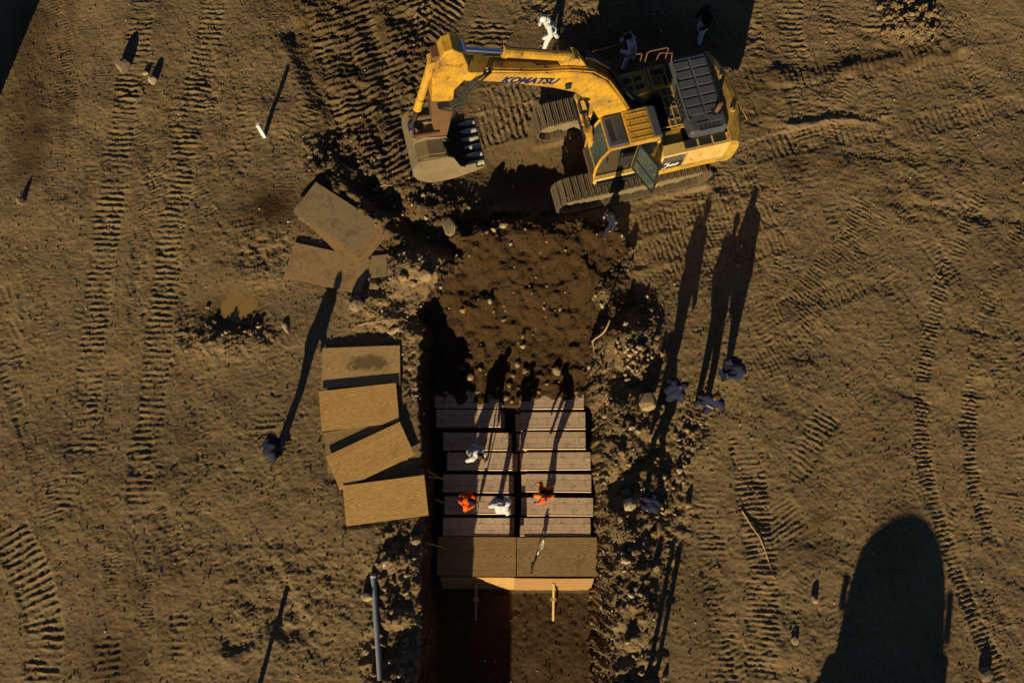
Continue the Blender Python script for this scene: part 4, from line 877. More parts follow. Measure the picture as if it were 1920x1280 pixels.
for i in range(4):
    c_ = P(690+random.uniform(-10, 12), 582+random.uniform(-8, 8)); o = tube('wire_loop', [c_+Vector((math.cos(a)*.12*(1+.2*math.sin(3*a)), math.sin(a)*.09, .05+.03*math.sin(2*a+i))) for a in np.linspace(0, 5.6, 16)], .009, M['root'], None, 5); tag(o, 'thin pale loop of wire tangled on the soil', 'wire', GW)
o = tube('white_string', [P(773, 742)+Vector((0, 0, -.0)), P(782, 742)+Vector((0, 0, .02)), P(793, 746)+Vector((0, 0, .0)), P(797, 754)+Vector((0, 0, .02))], .012, M['white'], None, 6); tag(o, 'thin white string on the shaded trench wall', 'string')
# ---------------------------------------------------------------- people
def cone_mesh(bm, a, b, ra, rb, n=10):
    a = Vector(a); b = Vector(b); d = b-a; L = d.length
    z = d.normalized() if L > 1e-5 else Vector((0, 0, 1)); x = z.orthogonal().normalized(); y = z.cross(x)
    rings = []
    for c, r, th in [(a, ra, t) for t in (-80, -50, -20)] + [(b, rb, t) for t in (20, 50, 80)]:
        cz, cr = math.sin(R(th))*r, math.cos(R(th))*r
        rings.append([bm.verts.new(c+z*cz+(x*math.cos(2*math.pi*k_/n)+y*math.sin(2*math.pi*k_/n))*cr) for k_ in range(n)])
    for p, q_ in zip(rings, rings[1:]):
        for k_ in range(n): bm.faces.new((p[k_], p[(k_+1) % n], q_[(k_+1) % n], q_[k_]))
    bm.faces.new(rings[0][::-1]); bm.faces.new(rings[-1])
def ik(a, c, l1, l2, hint):
    a = Vector(a); c = Vector(c); d = c-a; D = min(max(d.length, .05), (l1+l2)*.995); u = d.normalized()
    c = a+u*D; x = (l1*l1-l2*l2+D*D)/(2*D); hgt = math.sqrt(max(l1*l1-x*x, 0)); hn = Vector(hint); hn = (hn-u*hn.dot(u)).normalized()
    return a+u*x+hn*hgt, c
def cloth(name, c, var=.18):
    if name in M: return M[name]
    k = NT(name); v = k.coord(); f = k.noise(v, 7, 4); k.col(k.mix(f, tuple(x*(1-var) for x in c), tuple(min(1, x*(1+var)) for x in c))); k.rough(.85); k.b.inputs['Specular IOR Level'].default_value = .15
    k.bump(k.noise(v, 11, 3, .6, .8), .6, .03); M[name] = k.m; return k.m
C_ = dict(navy=cloth('navy_cloth', (.018, .021, .048)), navy2=cloth('dark_blue_trousers', (.016, .020, .034)), coverall=cloth('white_coverall', (.56, .57, .60), .06), orange=cloth('orange_fleece', (.85, .12, .012)), tan=cloth('tan_trousers', (.36, .22, .11)),
          black=cloth('black_cloth', (.010, .010, .011)), denim=cloth('blue_denim', (.05, .11, .22)), skin1=cloth('skin_light', (.55, .30, .19), .08), skin2=cloth('skin_brown', (.20, .095, .05), .08), boot=cloth('brown_boots', (.10, .055, .025)), bootblack=cloth('black_boots', (.015, .014, .013)),
          glove=cloth('blue_gloves', (.02, .14, .62), .08), hair=cloth('brown_hair', (.07, .04, .018)), hairblack=cloth('black_hair', (.012, .010, .009)), capnavy=cloth('navy_cap', (.014, .016, .034)), capwhite=cloth('white_cap', (.7, .7, .7), .05), caporange=cloth('orange_cap', (.9, .22, .06), .08), eye=cloth('eye_dark', (.02, .015, .01)), lip=cloth('lip', (.32, .10, .07)), greyglove=cloth('grey_gloves', (.12, .12, .13)))
VOX = .0125
def person(label, u, v, heading, top='navy', pants='navy2', shoe='bootblack', skin='skin1', hands='skin1', hair='hair', hat=None, bend=8, hipz=.92, lf=(.02, .12), rf=(-.02, -.12), lh=None, rh=None, head=10, turn=0, scale=1.0, z=None, bulk=0.0, hipx=0.0, side=0.0, vest=None, marks=(), curl=1.0, hood=False):
    S_ = []
    def seg(a, b, ra, rb, t): S_.append((Vector(a), Vector(b), ra, rb, t))
    bk_ = bulk; hp = Vector((hipx, 0, hipz)); bt = R(bend)
    up = Vector((math.sin(bt), -math.sin(R(side)), math.cos(bt))).normalized(); lf_ = Vector((0, 1, 0)); lf_ = (lf_-up*lf_.dot(up)).normalized(); fw = lf_.cross(up)
    ch = hp+up*.36+fw*-.01; nk = hp+up*.53
    # torso
    for s_ in (-1, 1):
        hj = hp+lf_*.085*s_; seg(hj, hj+Vector((0, 0, .04)), .112+bk_, .11+bk_, 'pants')
        seg(hp+lf_*.065*s_+up*.08, ch+lf_*.085*s_, .108+bk_, .118+bk_, 'top'); seg(ch+lf_*.08*s_, nk+lf_*.06*s_-up*.05, .118+bk_, .085+bk_, 'top')
    seg(hp+up*.06-lf_*.05, hp+up*.06+lf_*.05, .12+bk_, .12+bk_, 'top'); seg(hp, hp+up*.04, .11, .12, 'pants')
    if vest: seg(hp+up*.12, ch+up*.08, .138+bk_, .15+bk_, 'vest')
    hup = Vector((math.sin(bt*.6+R(head)), 0, math.cos(bt*.6+R(head)))); tq = R(turn); hl_ = Vector((-math.sin(tq)*math.cos(bt*.5), math.cos(tq), 0)).normalized(); hl_ = (hl_-hup*hl_.dot(hup)).normalized(); hf_ = hl_.cross(hup)
    seg(nk-up*.03, nk+hup*.10, .062, .056, 'skin'); seg(nk-up*.02, nk+up*.015, .078+bk_*.5, .07+bk_*.5, 'top')
    hc = nk+hup*.20+hf_*.02
    seg(hc-hf_*.025+hup*.02, hc+hf_*.02+hup*.02, .092, .088, 'skin'); seg(hc+hf_*.03-hup*.03, hc+hf_*.045-hup*.09, .07, .048, 'skin')
    seg(hc+hf_*.10+hup*.01, hc+hf_*.118-hup*.03, .012, .017, 'skin')
    for s_ in (-1, 1):
        seg(hc+hl_*.09*s_+hup*.015, hc+hl_*.095*s_-hup*.025, .016, .012, 'skin'); seg(hc+hf_*.096+hl_*.033*s_+hup*.015, hc+hf_*.097+hl_*.036*s_+hup*.015, .013, .013, 'eye')
    seg(hc+hf_*.092-hup*.062-hl_*.015, hc+hf_*.092-hup*.062+hl_*.015, .011, .011, 'lip')
    # legs
    for s_, ft in ((1, lf), (-1, rf)):
        hj = hp+lf_*.09*s_; fz = ft[2] if len(ft) > 2 else 0.0; an = Vector((ft[0], ft[1], .085+fz)); kn, an = ik(hj, an, .44, .43, (1, .15*s_, .1))
        seg(hj, kn, .092+bk_, .064+bk_*.9, 'pants'); seg(kn, an, .066+bk_*.9, .05+bk_*.8, 'pants')
        seg(an-Vector((.05, 0, .035)), an+Vector((.03, 0, -.03)), .05, .052, 'shoe'); seg(an+Vector((.02, 0, -.035)), an+Vector((.155, .012*s_, -.05)), .05, .036, 'shoe')
    # arms and hands
    H_ = {}
    for s_, tg in ((1, lh), (-1, rh)):
        sh_ = nk+lf_*.175*s_-up*.055
        seg(nk+lf_*.08*s_-up*.06, sh_, .085+bk_, .078+bk_, 'top')
        w_ = Vector(tg) if tg is not None else sh_+Vector((.10, .06*s_, -.50))
        elb, w_ = ik(sh_, w_, .29, .26, (-.6, .8*s_, -.45)); sl = 'sleeve' if vest else 'top'
        seg(sh_, elb, .064+bk_, .052+bk_*.9, sl); seg(elb, w_, .052+bk_*.9, .036+bk_*.7, sl)
        d = (w_-elb).normalized(); pn = Vector((-.2, -s_, 0)); pn = (pn-d*pn.dot(d)).normalized(); ac = d.cross(pn)    # pn: palm normal, ac: across the palm
        hd_ = 'hand'; pe = w_+d*.095
        for o_ in (-.026, 0, .026): seg(w_+d*.015+ac*o_*.7, pe+ac*o_, .019, .017, hd_)
        for i, (o_, ln) in enumerate(((-.036, .062), (-.012, .074), (.012, .080), (.036, .070))):
            f0 = pe+ac*o_; f1 = f0+(d*(1-.35*curl)+pn*.55*curl).normalized()*ln*.55; f2 = f1+(d*(1-.95*curl)+pn*curl).normalized()*ln*.5
            seg(f0, f1, .0105, .0098, hd_); seg(f1, f2, .0098, .0088, hd_)
        t0 = w_+d*.03+ac*.032; t1 = t0+(ac*.8+d*.5+pn*.4).normalized()*.042; t2 = t1+(d*.8+pn*.5+ac*.1).normalized()*.034
        seg(t0, t1, .014, .012, hd_); seg(t1, t2, .012, .010, hd_); H_[s_] = (w_+d*.10+pn*.025, d, pn)
    bm = bmesh.new()
    for a, b, ra, rb, t in S_: cone_mesh(bm, a, b, ra, rb)
    me = bpy.data.meshes.new('person'); bm.to_mesh(me); bm.free(); tmp = bpy.data.objects.new('tmp', me); col.objects.link(tmp)
    md = tmp.modifiers.new('r', 'REMESH'); md.mode = 'VOXEL'; md.voxel_size = VOX; sm_ = tmp.modifiers.new('s', 'SMOOTH'); sm_.factor = .5; sm_.iterations = 2
    dc = tmp.modifiers.new('d', 'DECIMATE'); dc.ratio = .5
    body = bpy.data.meshes.new_from_object(tmp.evaluated_get(bpy.context.evaluated_depsgraph_get())); bpy.data.objects.remove(tmp); body.name = 'person'
    tags = ['top', 'pants', 'shoe', 'skin', 'hand', 'vest', 'sleeve', 'eye', 'lip']; mats = [C_[top], C_[pants], C_[shoe], C_[skin], C_[hands], C_[vest or top], C_[top], C_['eye'], C_['lip']]
    body.materials.clear()
    for m_ in mats: body.materials.append(m_)
    nf_ = len(body.polygons); cen = np.empty(nf_*3, np.float32); body.polygons.foreach_get('center', cen); cen = cen.reshape(-1, 3); best = np.full(nf_, 1e9); mi = np.zeros(nf_, np.int32)
    for a, b, ra, rb, t in S_:
        a = np.array(a); e = np.array(b)-a; ee = e@e+1e-12; tt = np.clip(((cen-a)@e)/ee, 0, 1); d = np.linalg.norm(cen-a-tt[:, None]*e, axis=1)-(ra+(rb-ra)*tt); m_ = d < best; best[m_] = d[m_]; mi[m_] = tags.index(t)
    body.polygons.foreach_set('material_index', mi); body.shade_smooth()
    o = bpy.data.objects.new('person', body); col.objects.link(o)
    o.location = P(u, v) if z is None else Vector(px(u, v, z)); o.rotation_euler = (0, 0, R(heading)); o.scale = (scale,)*3
    # hair or cap
    bm = bmesh.new(); rows = []; cap = hat is not None; rr = .108 if cap else .104
    for j, th in enumerate((90, 65, 40, 18, 0, -14) if cap else (90, 65, 40, 18, -4, -26)):
        row = []
        for i in range(18):
            a = 2*math.pi*i/18; f_ = math.cos(a); t_ = th + ((18 if f_ > .3 else 0) if (not cap and j >= 4) else 0)
            row.append(bm.verts.new(hc+hup*.022+(hf_*f_*1.1+hl_*math.sin(a)*.96)*rr*math.cos(R(t_))+hup*rr*math.sin(R(t_))*1.02-hf_*.004))
        rows.append(row)
    for p, q_ in zip(rows, rows[1:]):
        for i in range(18):
            try: bm.faces.new((p[i], q_[i], q_[(i+1) % 18], p[(i+1) % 18]))
            except ValueError: pass
    bmesh.ops.remove_doubles(bm, verts=bm.verts[:], dist=.002); bmesh.ops.recalc_face_normals(bm, faces=bm.faces[:])
    ho = bm_obj('cap' if cap else 'hair', bm, C_[hat] if cap else C_[hair], o, True)
    if cap and hat != 'none':
        bm = bmesh.new(); n = 9; r0 = [bm.verts.new(hc+hup*.02+(hf_*math.cos(R(-60+120*i/(n-1)))+hl_*math.sin(R(-60+120*i/(n-1))))*.108) for i in range(n)]
        r1 = [bm.verts.new(hc+hup*.008+hf_*.07+(hf_*math.cos(R(-60+120*i/(n-1)))*1.0+hl_*math.sin(R(-60+120*i/(n-1)))*.85)*.108) for i in range(n)]
        for i in range(n-1): bm.faces.new((r0[i], r1[i], r1[i+1], r0[i+1]))
        ex = bmesh.ops.solidify(bm, geom=bm.faces[:], thickness=.006); bm_obj('visor', bm, C_[hat], ho, True)
    if hood:
        bm = bmesh.new(); add_tube(bm, [nk-fw*.05+lf_*.10+up*.01, nk-fw*.11+lf_*.04+up*.02, nk-fw*.11-lf_*.04+up*.02, nk-fw*.05-lf_*.10+up*.01], [.045, .055, .055, .045], 8); bm_obj('hood', bm, C_[top], o, True)
    for kind in marks:
        bm = bmesh.new()
        if kind == 'back':          # small white print across the shoulders, too small to read
            for i in range(6):
                c = ch+up*.06-fw*(.155+bk_)+lf_*(.085-.034*i); add_box(bm, (-.004, -.011, -.022+.006*(i % 2)), (.004, .011, .024-.005*(i % 3 == 1)), 0, Matrix.Translation(c) @ Matrix((fw, lf_, up)).transposed().to_4x4())
            bm_obj('back_print', bm, M['white'], o)
        elif kind in ('patchL', 'patchR'):
            s_ = 1 if kind[-1] == 'L' else -1; c = nk+lf_*(.175+.062+bk_)*s_-up*.11; add_box(bm, (-.035, -.005, -.04), (.035, .005, .04), .004, Matrix.Translation(c) @ Matrix((fw, lf_, up)).transposed().to_4x4()); bm_obj('sleeve_patch', bm, M['post'], o)
        elif kind == 'belt':
            pass
    tag(o, label, 'person'); bpy.context.view_layer.update()
    hw = {k_: o.matrix_world @ v_[0] for k_, v_ in H_.items()}
    return o, hw
CT = -1.795
GP = None
# on the coffins
p10, hw = person('person in white coverall with bare brown hair digging on the coffins', 888, 846, -40, 'coverall', 'coverall', 'bootblack', 'skin2', 'greyglove', 'hair', None, 28, .88, (.10, .16), (-.12, -.14), (.42, .10, .78), (.30, -.18, 1.0), 18, z=CT, bulk=.025, hood=True)
shovel('short shovel held by the bareheaded person in white coverall', Vector((*px(915, 862, CT)[:2], CT+.02)), hw[-1]+Vector((-.04, .03, .12)), 'blade_dark', 'handle', 'handle', facing=(-1, .4, .2))
p11, hw = person('person in orange hooded top and navy cap holding a shovel on the coffins', 870, 934, -18, 'orange', 'boot', 'bootblack', 'skin2', 'greyglove', 'hairblack', 'capnavy', 24, .90, (.10, .14), (-.08, -.12), (.44, .06, .86), (.40, -.12, 1.05), 15, z=CT, bulk=.02, hood=True)
shovel('long shovel held upright by the person in orange hooded top', Vector((*px(898, 946, CT)[:2], CT+.02)), hw[-1]+Vector((.02, .03, .30)), 'blade_dark', 'handle', None, facing=(-1, -.3, .1))
p12, hw = person('person in white coverall and dark cap stooping among the coffins', 942, 954, 98, 'coverall', 'coverall', 'boot', 'skin2', 'skin2', 'hairblack', 'capnavy', 20, .90, (.06, .15), (-.14, -.13), (.34, .14, 1.08), (.36, -.04, 1.10), 14, z=CT, bulk=.035, hood=True, scale=1.03)
p13, hw = person('person in orange cap and black vest over orange sleeves bending on the coffins', 1030, 924, 192, 'orange', 'tan', 'boot', 'skin2', 'glove', 'hairblack', 'caporange', 34, .88, (.18, .16), (-.10, -.14), (.50, .22, .72), (.34, -.36, .80), 12, z=CT, bulk=.012, vest='black')
# around the trench
p8, hw = person('person in navy jacket and cap with blue gloves standing alone on the dry ground', 522, 845, 12, 'navy', 'navy2', 'bootblack', 'skin1', 'glove', 'hairblack', 'capnavy', 22, .93, (.14, .14), (-.10, -.14), (.34, .16, 1.02), (.30, -.20, .96), 12, bulk=.055, marks=('patchR', 'patchL'))
p5, hw = person('person in navy jacket at the rubble edge, a small white tag on the shoulder', 1246, 744, 24, 'navy', 'navy2', 'bootblack', 'skin2', 'skin2', 'hairblack', 'capnavy', 16, .94, (.10, .14), (-.12, -.12), (.22, .26, .92), (.24, -.22, .92), 10, bulk=.055, marks=('patchR',), scale=1.02)
p6, hw = person('brown haired person in navy jacket with white print across the back', 1314, 764, 62, 'navy', 'navy2', 'boot', 'skin1', 'skin1', 'hair', None, 6, .94, (.08, .15), (-.06, -.17), (.20, .30, .95), (.24, -.30, .95), 8, bulk=.055, marks=('back', 'patchL'), scale=1.02)
p7, hw = person('person in navy jacket with blue gloves holding white papers', 1364, 697, 214, 'navy', 'navy2', 'bootblack', 'skin1', 'glove', 'hairblack', 'capnavy', 14, .94, (.14, .12), (-.12, -.14), (.42, .10, 1.12), (.42, -.10, 1.12), 20, bulk=.055, marks=('patchL',), scale=1.03)
hm = (hw[1]+hw[-1])/2
for i, (dx, rz) in enumerate(((-.06, 20), (.08, 85))):
    bm = bmesh.new(); vv = [[bm.verts.new((-.105+.21*a/4, -.15+.3*b/3, .012*math.sin(a*.9+b)+.02)) for b in range(4)] for a in range(5)]
    for a in range(4):
        for b in range(3): bm.faces.new((vv[a][b], vv[a+1][b], vv[a+1][b+1], vv[a][b+1]))
    bmesh.ops.solidify(bm, geom=bm.faces[:], thickness=.003); pp = bm_obj('paper_sheet', bm, M['post']); pp.location = hm+Vector((dx-.03, -.04*i, .02+.02*i)); pp.rotation_euler = (R(12), R(-8), R(rz)); pp.scale = (.55, .9, 1)
    tag(pp, 'white paper held by the person with blue gloves', 'paper', 'papers in hand')
p9, hw = person('person in navy jacket bending among the rubble with one blue glove', 1222, 949, 150, 'navy', 'navy2', 'bootblack', 'skin2', 'glove', 'hairblack', 'capnavy', 38, .84, (.16, .15), (-.16, -.14), (.46, .10, .62), (.44, -.16, .70), 6, bulk=.03, marks=('patchL',))
p4, hw = person('person in navy uniform walking beside the excavator track', 1140, 433, 205, 'navy', 'navy2', 'bootblack', 'skin1', 'skin1', 'hairblack', None, 6, .93, (.18, .10), (-.20, -.12), (.14, .26, .86), (.10, -.24, .86), 16, bulk=.02, marks=('patchL',))
p1, hw = person('person in sunlit white coverall and white cap striding away above the boom', 1032, 83, 205, 'coverall', 'coverall', 'bootblack', 'skin2', 'skin2', 'hairblack', 'capwhite', 26, .90, (.30, .12), (-.30, -.12), (.40, .26, .95), (.34, -.22, 1.0), 8, bulk=.035, hood=True)
p2, hw = person('person in white coverall and dark cap behind the excavator holding a long pole', 1178, 120, 190, 'coverall', 'coverall', 'bootblack', 'skin2', 'skin2', 'hairblack', 'capnavy', 16, .92, (.22, .16), (-.18, -.14), (.40, .14, 1.05), (.36, -.2, 1.1), 10, bulk=.03, hood=True)
pole = tube('wooden_pole', [hw[-1]+Vector((.25, .02, .0)), hw[1]+Vector((-.95, -.12, .05))], .02, M['handle'], None, 8); tag(pole, 'long wooden pole held by the person behind the excavator', 'pole')
p3, hw = person('person in dark jacket and white trousers standing in the excavator shadow', 1311, 72, 200, 'black', 'coverall', 'bootblack', 'skin2', 'glove', 'hairblack', 'capnavy', 8, .93, (.10, .20), (-.08, -.20), (.26, .22, .95), (.2, -.28, .9), 10, bulk=.03)
# ---------------------------------------------------------------- stones
def stone_mat(name, c):
    k = NT(name); v = k.coord(); k.col(k.mix(k.ramp(k.noise(v, 3, 8, .7), [(.35, 0.0), (.65, 1.0)]), tuple(x*.6 for x in c), c)); k.rough(.85); k.b.inputs['Specular IOR Level'].default_value = .25
    k.bump(k.noise(v, 12, 6, .7), .6, .03); return k.m
M['st_tan'] = stone_mat('tan_stone', (.40, .28, .145)); M['st_pale'] = stone_mat('pale_stone', (.52, .41, .26)); M['st_grey'] = stone_mat('grey_stone', (.27, .205, .125)); M['st_brown'] = stone_mat('brown_stone', (.28, .18, .085))
def rock_mesh(seed, sub=2, jag=.28):
    bm = bmesh.new(); bmesh.ops.create_icosphere(bm, subdivisions=sub, radius=1.0); o_ = Vector((seed*3.7, seed*1.3, seed*2.1))
    pl_ = [Vector((random.gauss(0, 1), random.gauss(0, 1), random.gauss(0, 1))).normalized() for _ in range(7)]; dd = [random.uniform(.62, .9) for _ in pl_]
    for v_ in bm.verts:
        n_ = v_.co.normalized(); r_ = 1+jag*mnoise.noise(n_*1.3+o_)+jag*.4*mnoise.noise(n_*3.1+o_)
        for p_, d_ in zip(pl_, dd):
            c = n_.dot(p_)
            if c*r_ > d_: r_ = d_/c
        v_.co = n_*r_
    me = bpy.data.meshes.new('stone'); bm.to_mesh(me); bm.free(); return me
RM = [rock_mesh(i) for i in range(7)]; RMS = [rock_mesh(20+i, 1, .3) for i in range(6)]
def stone(u, v, wpx, hpx, mat, label, group=None, ang=0, ht=.7, name='stone', big=True, sink=.3, z=None):
    p = P(u, v); me = random.choice(RM if big else RMS).copy(); me.materials.append(M[mat])
    o = link(name, me, None, None, False)
    a, b = wpx/120, hpx/116; c = min(a, b)*ht*1.6
    o.location = (p.x, p.y, (p.z if z is None else z)+c*(1-sink*1.6)); o.rotation_euler = (random.uniform(-.15, .15), random.uniform(-.15, .15), R(ang)); o.scale = (a*1.1, b*1.1, c)
    return tag(o, label, 'stone' if name == 'stone' else 'boulder', group)
stone(1213, 755, 32, 34, 'st_tan', 'large rounded tan boulder on the east rubble bank', name='boulder', ang=-30)
stone(845, 428, 26, 36, 'st_grey', 'flat triangular grey slab leaning at the corner of the fill', ht=.5, name='boulder')
stone(667, 570, 28, 30, 'st_grey', 'grey boulder beside the brown plywood sheet', name='boulder')
stone(1178, 945, 22, 24, 'st_pale', 'pale boulder in front of the person bending in the rubble', name='boulder')
stone(1175, 924, 18, 14, 'st_grey', 'pitted grey stone behind the pale boulder'); stone(1163, 973, 9, 11, 'st_tan', 'small tan stone below the pale boulder')
stone(234, 128, 26, 26, 'st_grey', 'dark lump of stone on the dry west ground', ht=1.0); stone(287, 153, 16, 14, 'st_pale', 'pale flat faced stone with a dark shadow on the dry west ground', ht=1.0)
stone(274, 139, 12, 8, 'st_pale', 'small pale stone between the two lumps on the dry west ground'); stone(42, 378, 14, 14, 'st_grey', 'lone grey stone at the west edge of the site', ht=.9)
stone(536, 615, 12, 24, 'st_pale', 'long pale stone below the puddle', ang=30, ht=.4); stone(740, 620, 24, 10, 'st_pale', 'elongated pale stone above the plywood stack', ang=25); stone(800, 520, 26, 22, 'st_tan', 'blocky tan stone at the corner of the fill', ht=1); stone(775, 533, 14, 12, 'st_tan', 'round tan stone beside the blocky one'); stone(757, 522, 20, 14, 'st_tan', 'tan stone tucked under the spoil by the offcut')
stone(690, 1118, 20, 14, 'st_pale', 'pale stone beside the upper end of the pipe', ht=.9); stone(780, 1012, 16, 16, 'st_tan', 'tan stone on the west berm by the stacked plywood'); stone(1235, 990, 8, 26, 'st_brown', 'thin brown slab standing in the rubble', ht=.8); stone(1172, 1050, 18, 10, 'st_pale', 'pale flat stone east of the plywood cover', ang=-30)
stone(1490, 1200, 12, 14, 'st_pale', 'small pale stone on the tracked ground below the curved stick', ht=.5); stone(1845, 1262, 22, 26, 'st_grey', 'dark block by the narrow tyre track', ht=.5); stone(1527, 1122, 12, 14, 'st_tan', 'tan stone near the edge of the truck shadow')
# stones on the toe of the fill, above the coffins
GS = 'stones at the foot of the fill slope'
for u, v, s in ((882, 706, 17), (970, 683, 13), (1043, 695, 20), (962, 704, 11), (984, 695, 14), (868, 690, 9), (900, 692, 9), (917, 745, 12), (948, 745, 14), (960, 752, 10), (1000, 745, 10), (1040, 766, 11), (932, 728, 8), (990, 720, 9), (1010, 735, 8), (1060, 742, 9), (955, 722, 12), (975, 730, 10), (1080, 735, 9), (895, 735, 8), (1025, 720, 8), (940, 760, 12)):
    stone(u, v, s, s*.8, random.choice(['st_tan', 'st_brown', 'st_grey']), 'rounded tan stone on the foot of the fill slope', GS, random.uniform(0, 180), .55)
GF = 'stones scattered on the fill slope'
for u, v, s in ((958, 458, 10), (913, 436, 9), (926, 432, 12), (945, 424, 16), (1025, 454, 6), (926, 584, 9), (919, 565, 14), (1000, 627, 6), (980, 650, 14), (980, 630, 16), (882, 660, 6), (985, 430, 6), (1118, 555, 12), (1128, 577, 14), (868, 583, 16), (945, 600, 10), (1020, 578, 8), (1050, 580, 9), (1060, 470, 6), (880, 480, 5), (1005, 520, 5)):
    stone(u, v, s, s*.75, random.choice(['st_tan', 'st_pale', 'st_brown']), 'small stone on the dark fill slope', GF, random.uniform(0, 180), .8, big=False)
GB = 'pebbles heaped on the east bank'
for i in range(40):
    u, v = random.gauss(1190, 22), random.gauss(672, 18); s = random.uniform(5, 12)
    stone(u, v, s, s*random.uniform(.7, 1), random.choice(['st_tan', 'st_pale', 'st_brown']), 'rounded pebble heaped on the east bank near the long root', GB, random.uniform(0, 180), .9, big=False, sink=.1)
GE = 'stones in the east rubble'
for i in range(68):
    v = random.uniform(600, 1275); u = 1180+random.gauss(0, 34)+(12 if v > 1000 else 0)
    if v < 1000 and random.random() < .35: u = random.uniform(1225, 1290); v = random.uniform(790, 990)
    s = random.uniform(5, 14)*random.uniform(.6, 1.1)
    if u < 1128: continue
    stone(u, v, s, s*random.uniform(.6, 1), random.choice(['st_tan', 'st_tan', 'st_grey', 'st_brown', 'st_pale']), 'stone lying in the rubble bank east of the coffins', GE, random.uniform(0, 180), .8, big=s > 10)
GWs = 'stones in the west berm'
for i in range(38):
    u = random.gauss(748, 22); v = random.uniform(995, 1275)
    if u > 782: continue
    s = random.uniform(4, 10); stone(u, v, s, s*.8, random.choice(['st_tan', 'st_pale', 'st_brown']), 'stone lying in the west berm beside the pipe', GWs, random.uniform(0, 180), .8, big=False)
GN = 'stones in the churned soil'
for i in range(42):
    t = random.random(); u = 630+240*t+random.gauss(0, 25); v = 330+90*t+random.gauss(0, 28); s = random.uniform(4, 10)
    stone(u, v, s, s*.8, random.choice(['st_tan', 'st_pale', 'st_brown']), 'stone in the churned soil between the plywood pile and the bucket', GN, random.uniform(0, 180), .8, big=False)
GQ = 'stones around the puddle'
for i in range(16):
    a = random.uniform(2.6, 6.0); u = 438+random.uniform(36, 80)*math.cos(a); v = 590-random.uniform(25, 50)*math.sin(a); s = random.uniform(4, 10)
    stone(u, v, s, s*.8, random.choice(['st_tan', 'st_pale', 'st_brown']), 'stone on the muddy rim of the puddle', GQ, random.uniform(0, 180), .8, big=False)
GNE = 'broken lumps in the north rubble heap'
for i in range(42):
    u = random.gauss(1715, 26); v = random.uniform(-5, 80); s = random.uniform(5, 15)
    stone(u, v, s, s*.8, random.choice(['st_tan', 'st_brown', 'st_brown']), 'broken lump of earth in the rubble heap behind the excavator', GNE, random.uniform(0, 180), .9, big=False)
# uncounted clods and grit: one mesh
base = [np.array([v_.co[:] for v_ in m_.vertices]) for m_ in RMS]; tri = [np.array([list(p_.vertices) for p_ in m_.polygons]) for m_ in RMS]
bm = bmesh.new(); bmesh.ops.create_icosphere(bm, subdivisions=1, radius=1); bm.free()
lowv = np.array([(1, 0, -.2), (-.5, .87, -.2), (-.5, -.87, -.2), (.4, .5, .8), (-.6, .1, .9), (.3, -.6, .75), (0, 0, -.8)]); lowf = np.array([(0, 1, 3), (1, 2, 4), (2, 0, 5), (3, 4, 5), (1, 4, 3), (2, 5, 4), (0, 3, 5), (1, 0, 6), (2, 1, 6), (0, 2, 6)])
V_, F_, off = [], [], 0; MO = []; PA = []
fineI = (AX > -17.5) & (AX < 17.5); fineJ = (AY > -10.5) & (AY < 12.8)
prob = (np.clip(rough-.12, 0, 1.2)**1.5*np.clip(.35+1.2*n_md, .05, 2)*(1-inm)+.18*inm*(GY > -1.4)+.03*inm*(GY < -7.5)+.035)
prob = prob*((fineI[None, :] & fineJ[:, None]))
cum = np.cumsum(prob.ravel()); pick = np.searchsorted(cum, rng.random(17000)*cum[-1])
wall_ = np.flatnonzero(((inm > .03) & (inm < .93) & (GX > 2) & (GX < 4.2) & (GY < 3) & (fineI[None, :] & fineJ[:, None])).ravel()); wall_w = np.flatnonzero(((inm > .03) & (inm < .6) & (GX < -2) & (GY < 3) & (fineI[None, :] & fineJ[:, None])).ravel())
for i in np.concatenate([pick, rng.choice(wall_, 1500), rng.choice(wall_w, 250)]):
    x, y = GX.ravel()[i]+rng.uniform(-.017, .017), GY.ravel()[i]+rng.uniform(-.017, .017)
    if -7.7 < y < -1.95 and -2.55 < x < 2.66: continue
    s = rng.uniform(.02, .09) if .03 < inm.ravel()[i] < .93 and abs(x) > 2 else min(.14 if rough.ravel()[i] > .45 else .035, .010+rng.exponential(.017)); a = rng.uniform(0, 6.28); ca, sa = math.cos(a), math.sin(a)
    vv = lowv*(1+rng.uniform(-.25, .25, lowv.shape)); vv = vv*np.array([s*rng.uniform(.8, 1.4), s, s*rng.uniform(.6, 1)])
    vv = np.stack([vv[:, 0]*ca-vv[:, 1]*sa+x, vv[:, 0]*sa+vv[:, 1]*ca+y, vv[:, 2]+gz(x, y)+s*.25], 1)
    V_.append(vv); F_.append(lowf+off); off += len(lowv); MO.append(damp_and_shade.ravel()[i]); PA.append(float(rng.random() < .035))
me = bpy.data.meshes.new('loose_clods'); me.from_pydata(np.concatenate(V_).tolist(), [], np.concatenate(F_).tolist())
me.attributes.new('damp_and_shade', 'FLOAT', 'POINT').data.foreach_set('value', np.repeat(np.array(MO, np.float32), len(lowv)))
me.attributes.new('pale', 'FLOAT', 'POINT').data.foreach_set('value', np.repeat(np.array(PA, np.float32), len(lowv)))
k = NT('clod_soil'); v = k.coord(); a = k.n('ShaderNodeAttribute', attribute_name='damp_and_shade'); nz = k.noise(v, 9, 3)
k.col(k.mix(a.outputs['Fac'], k.ramp(nz, [(.3, (.10, .064, .027)), (.55, (.20, .135, .064)), (.72, (.32, .225, .12))]), k.ramp(nz, [(.3, (.022, .013, .005)), (.6, (.07, .042, .016)), (.74, (.20, .135, .065))]))); k.rough(.95)
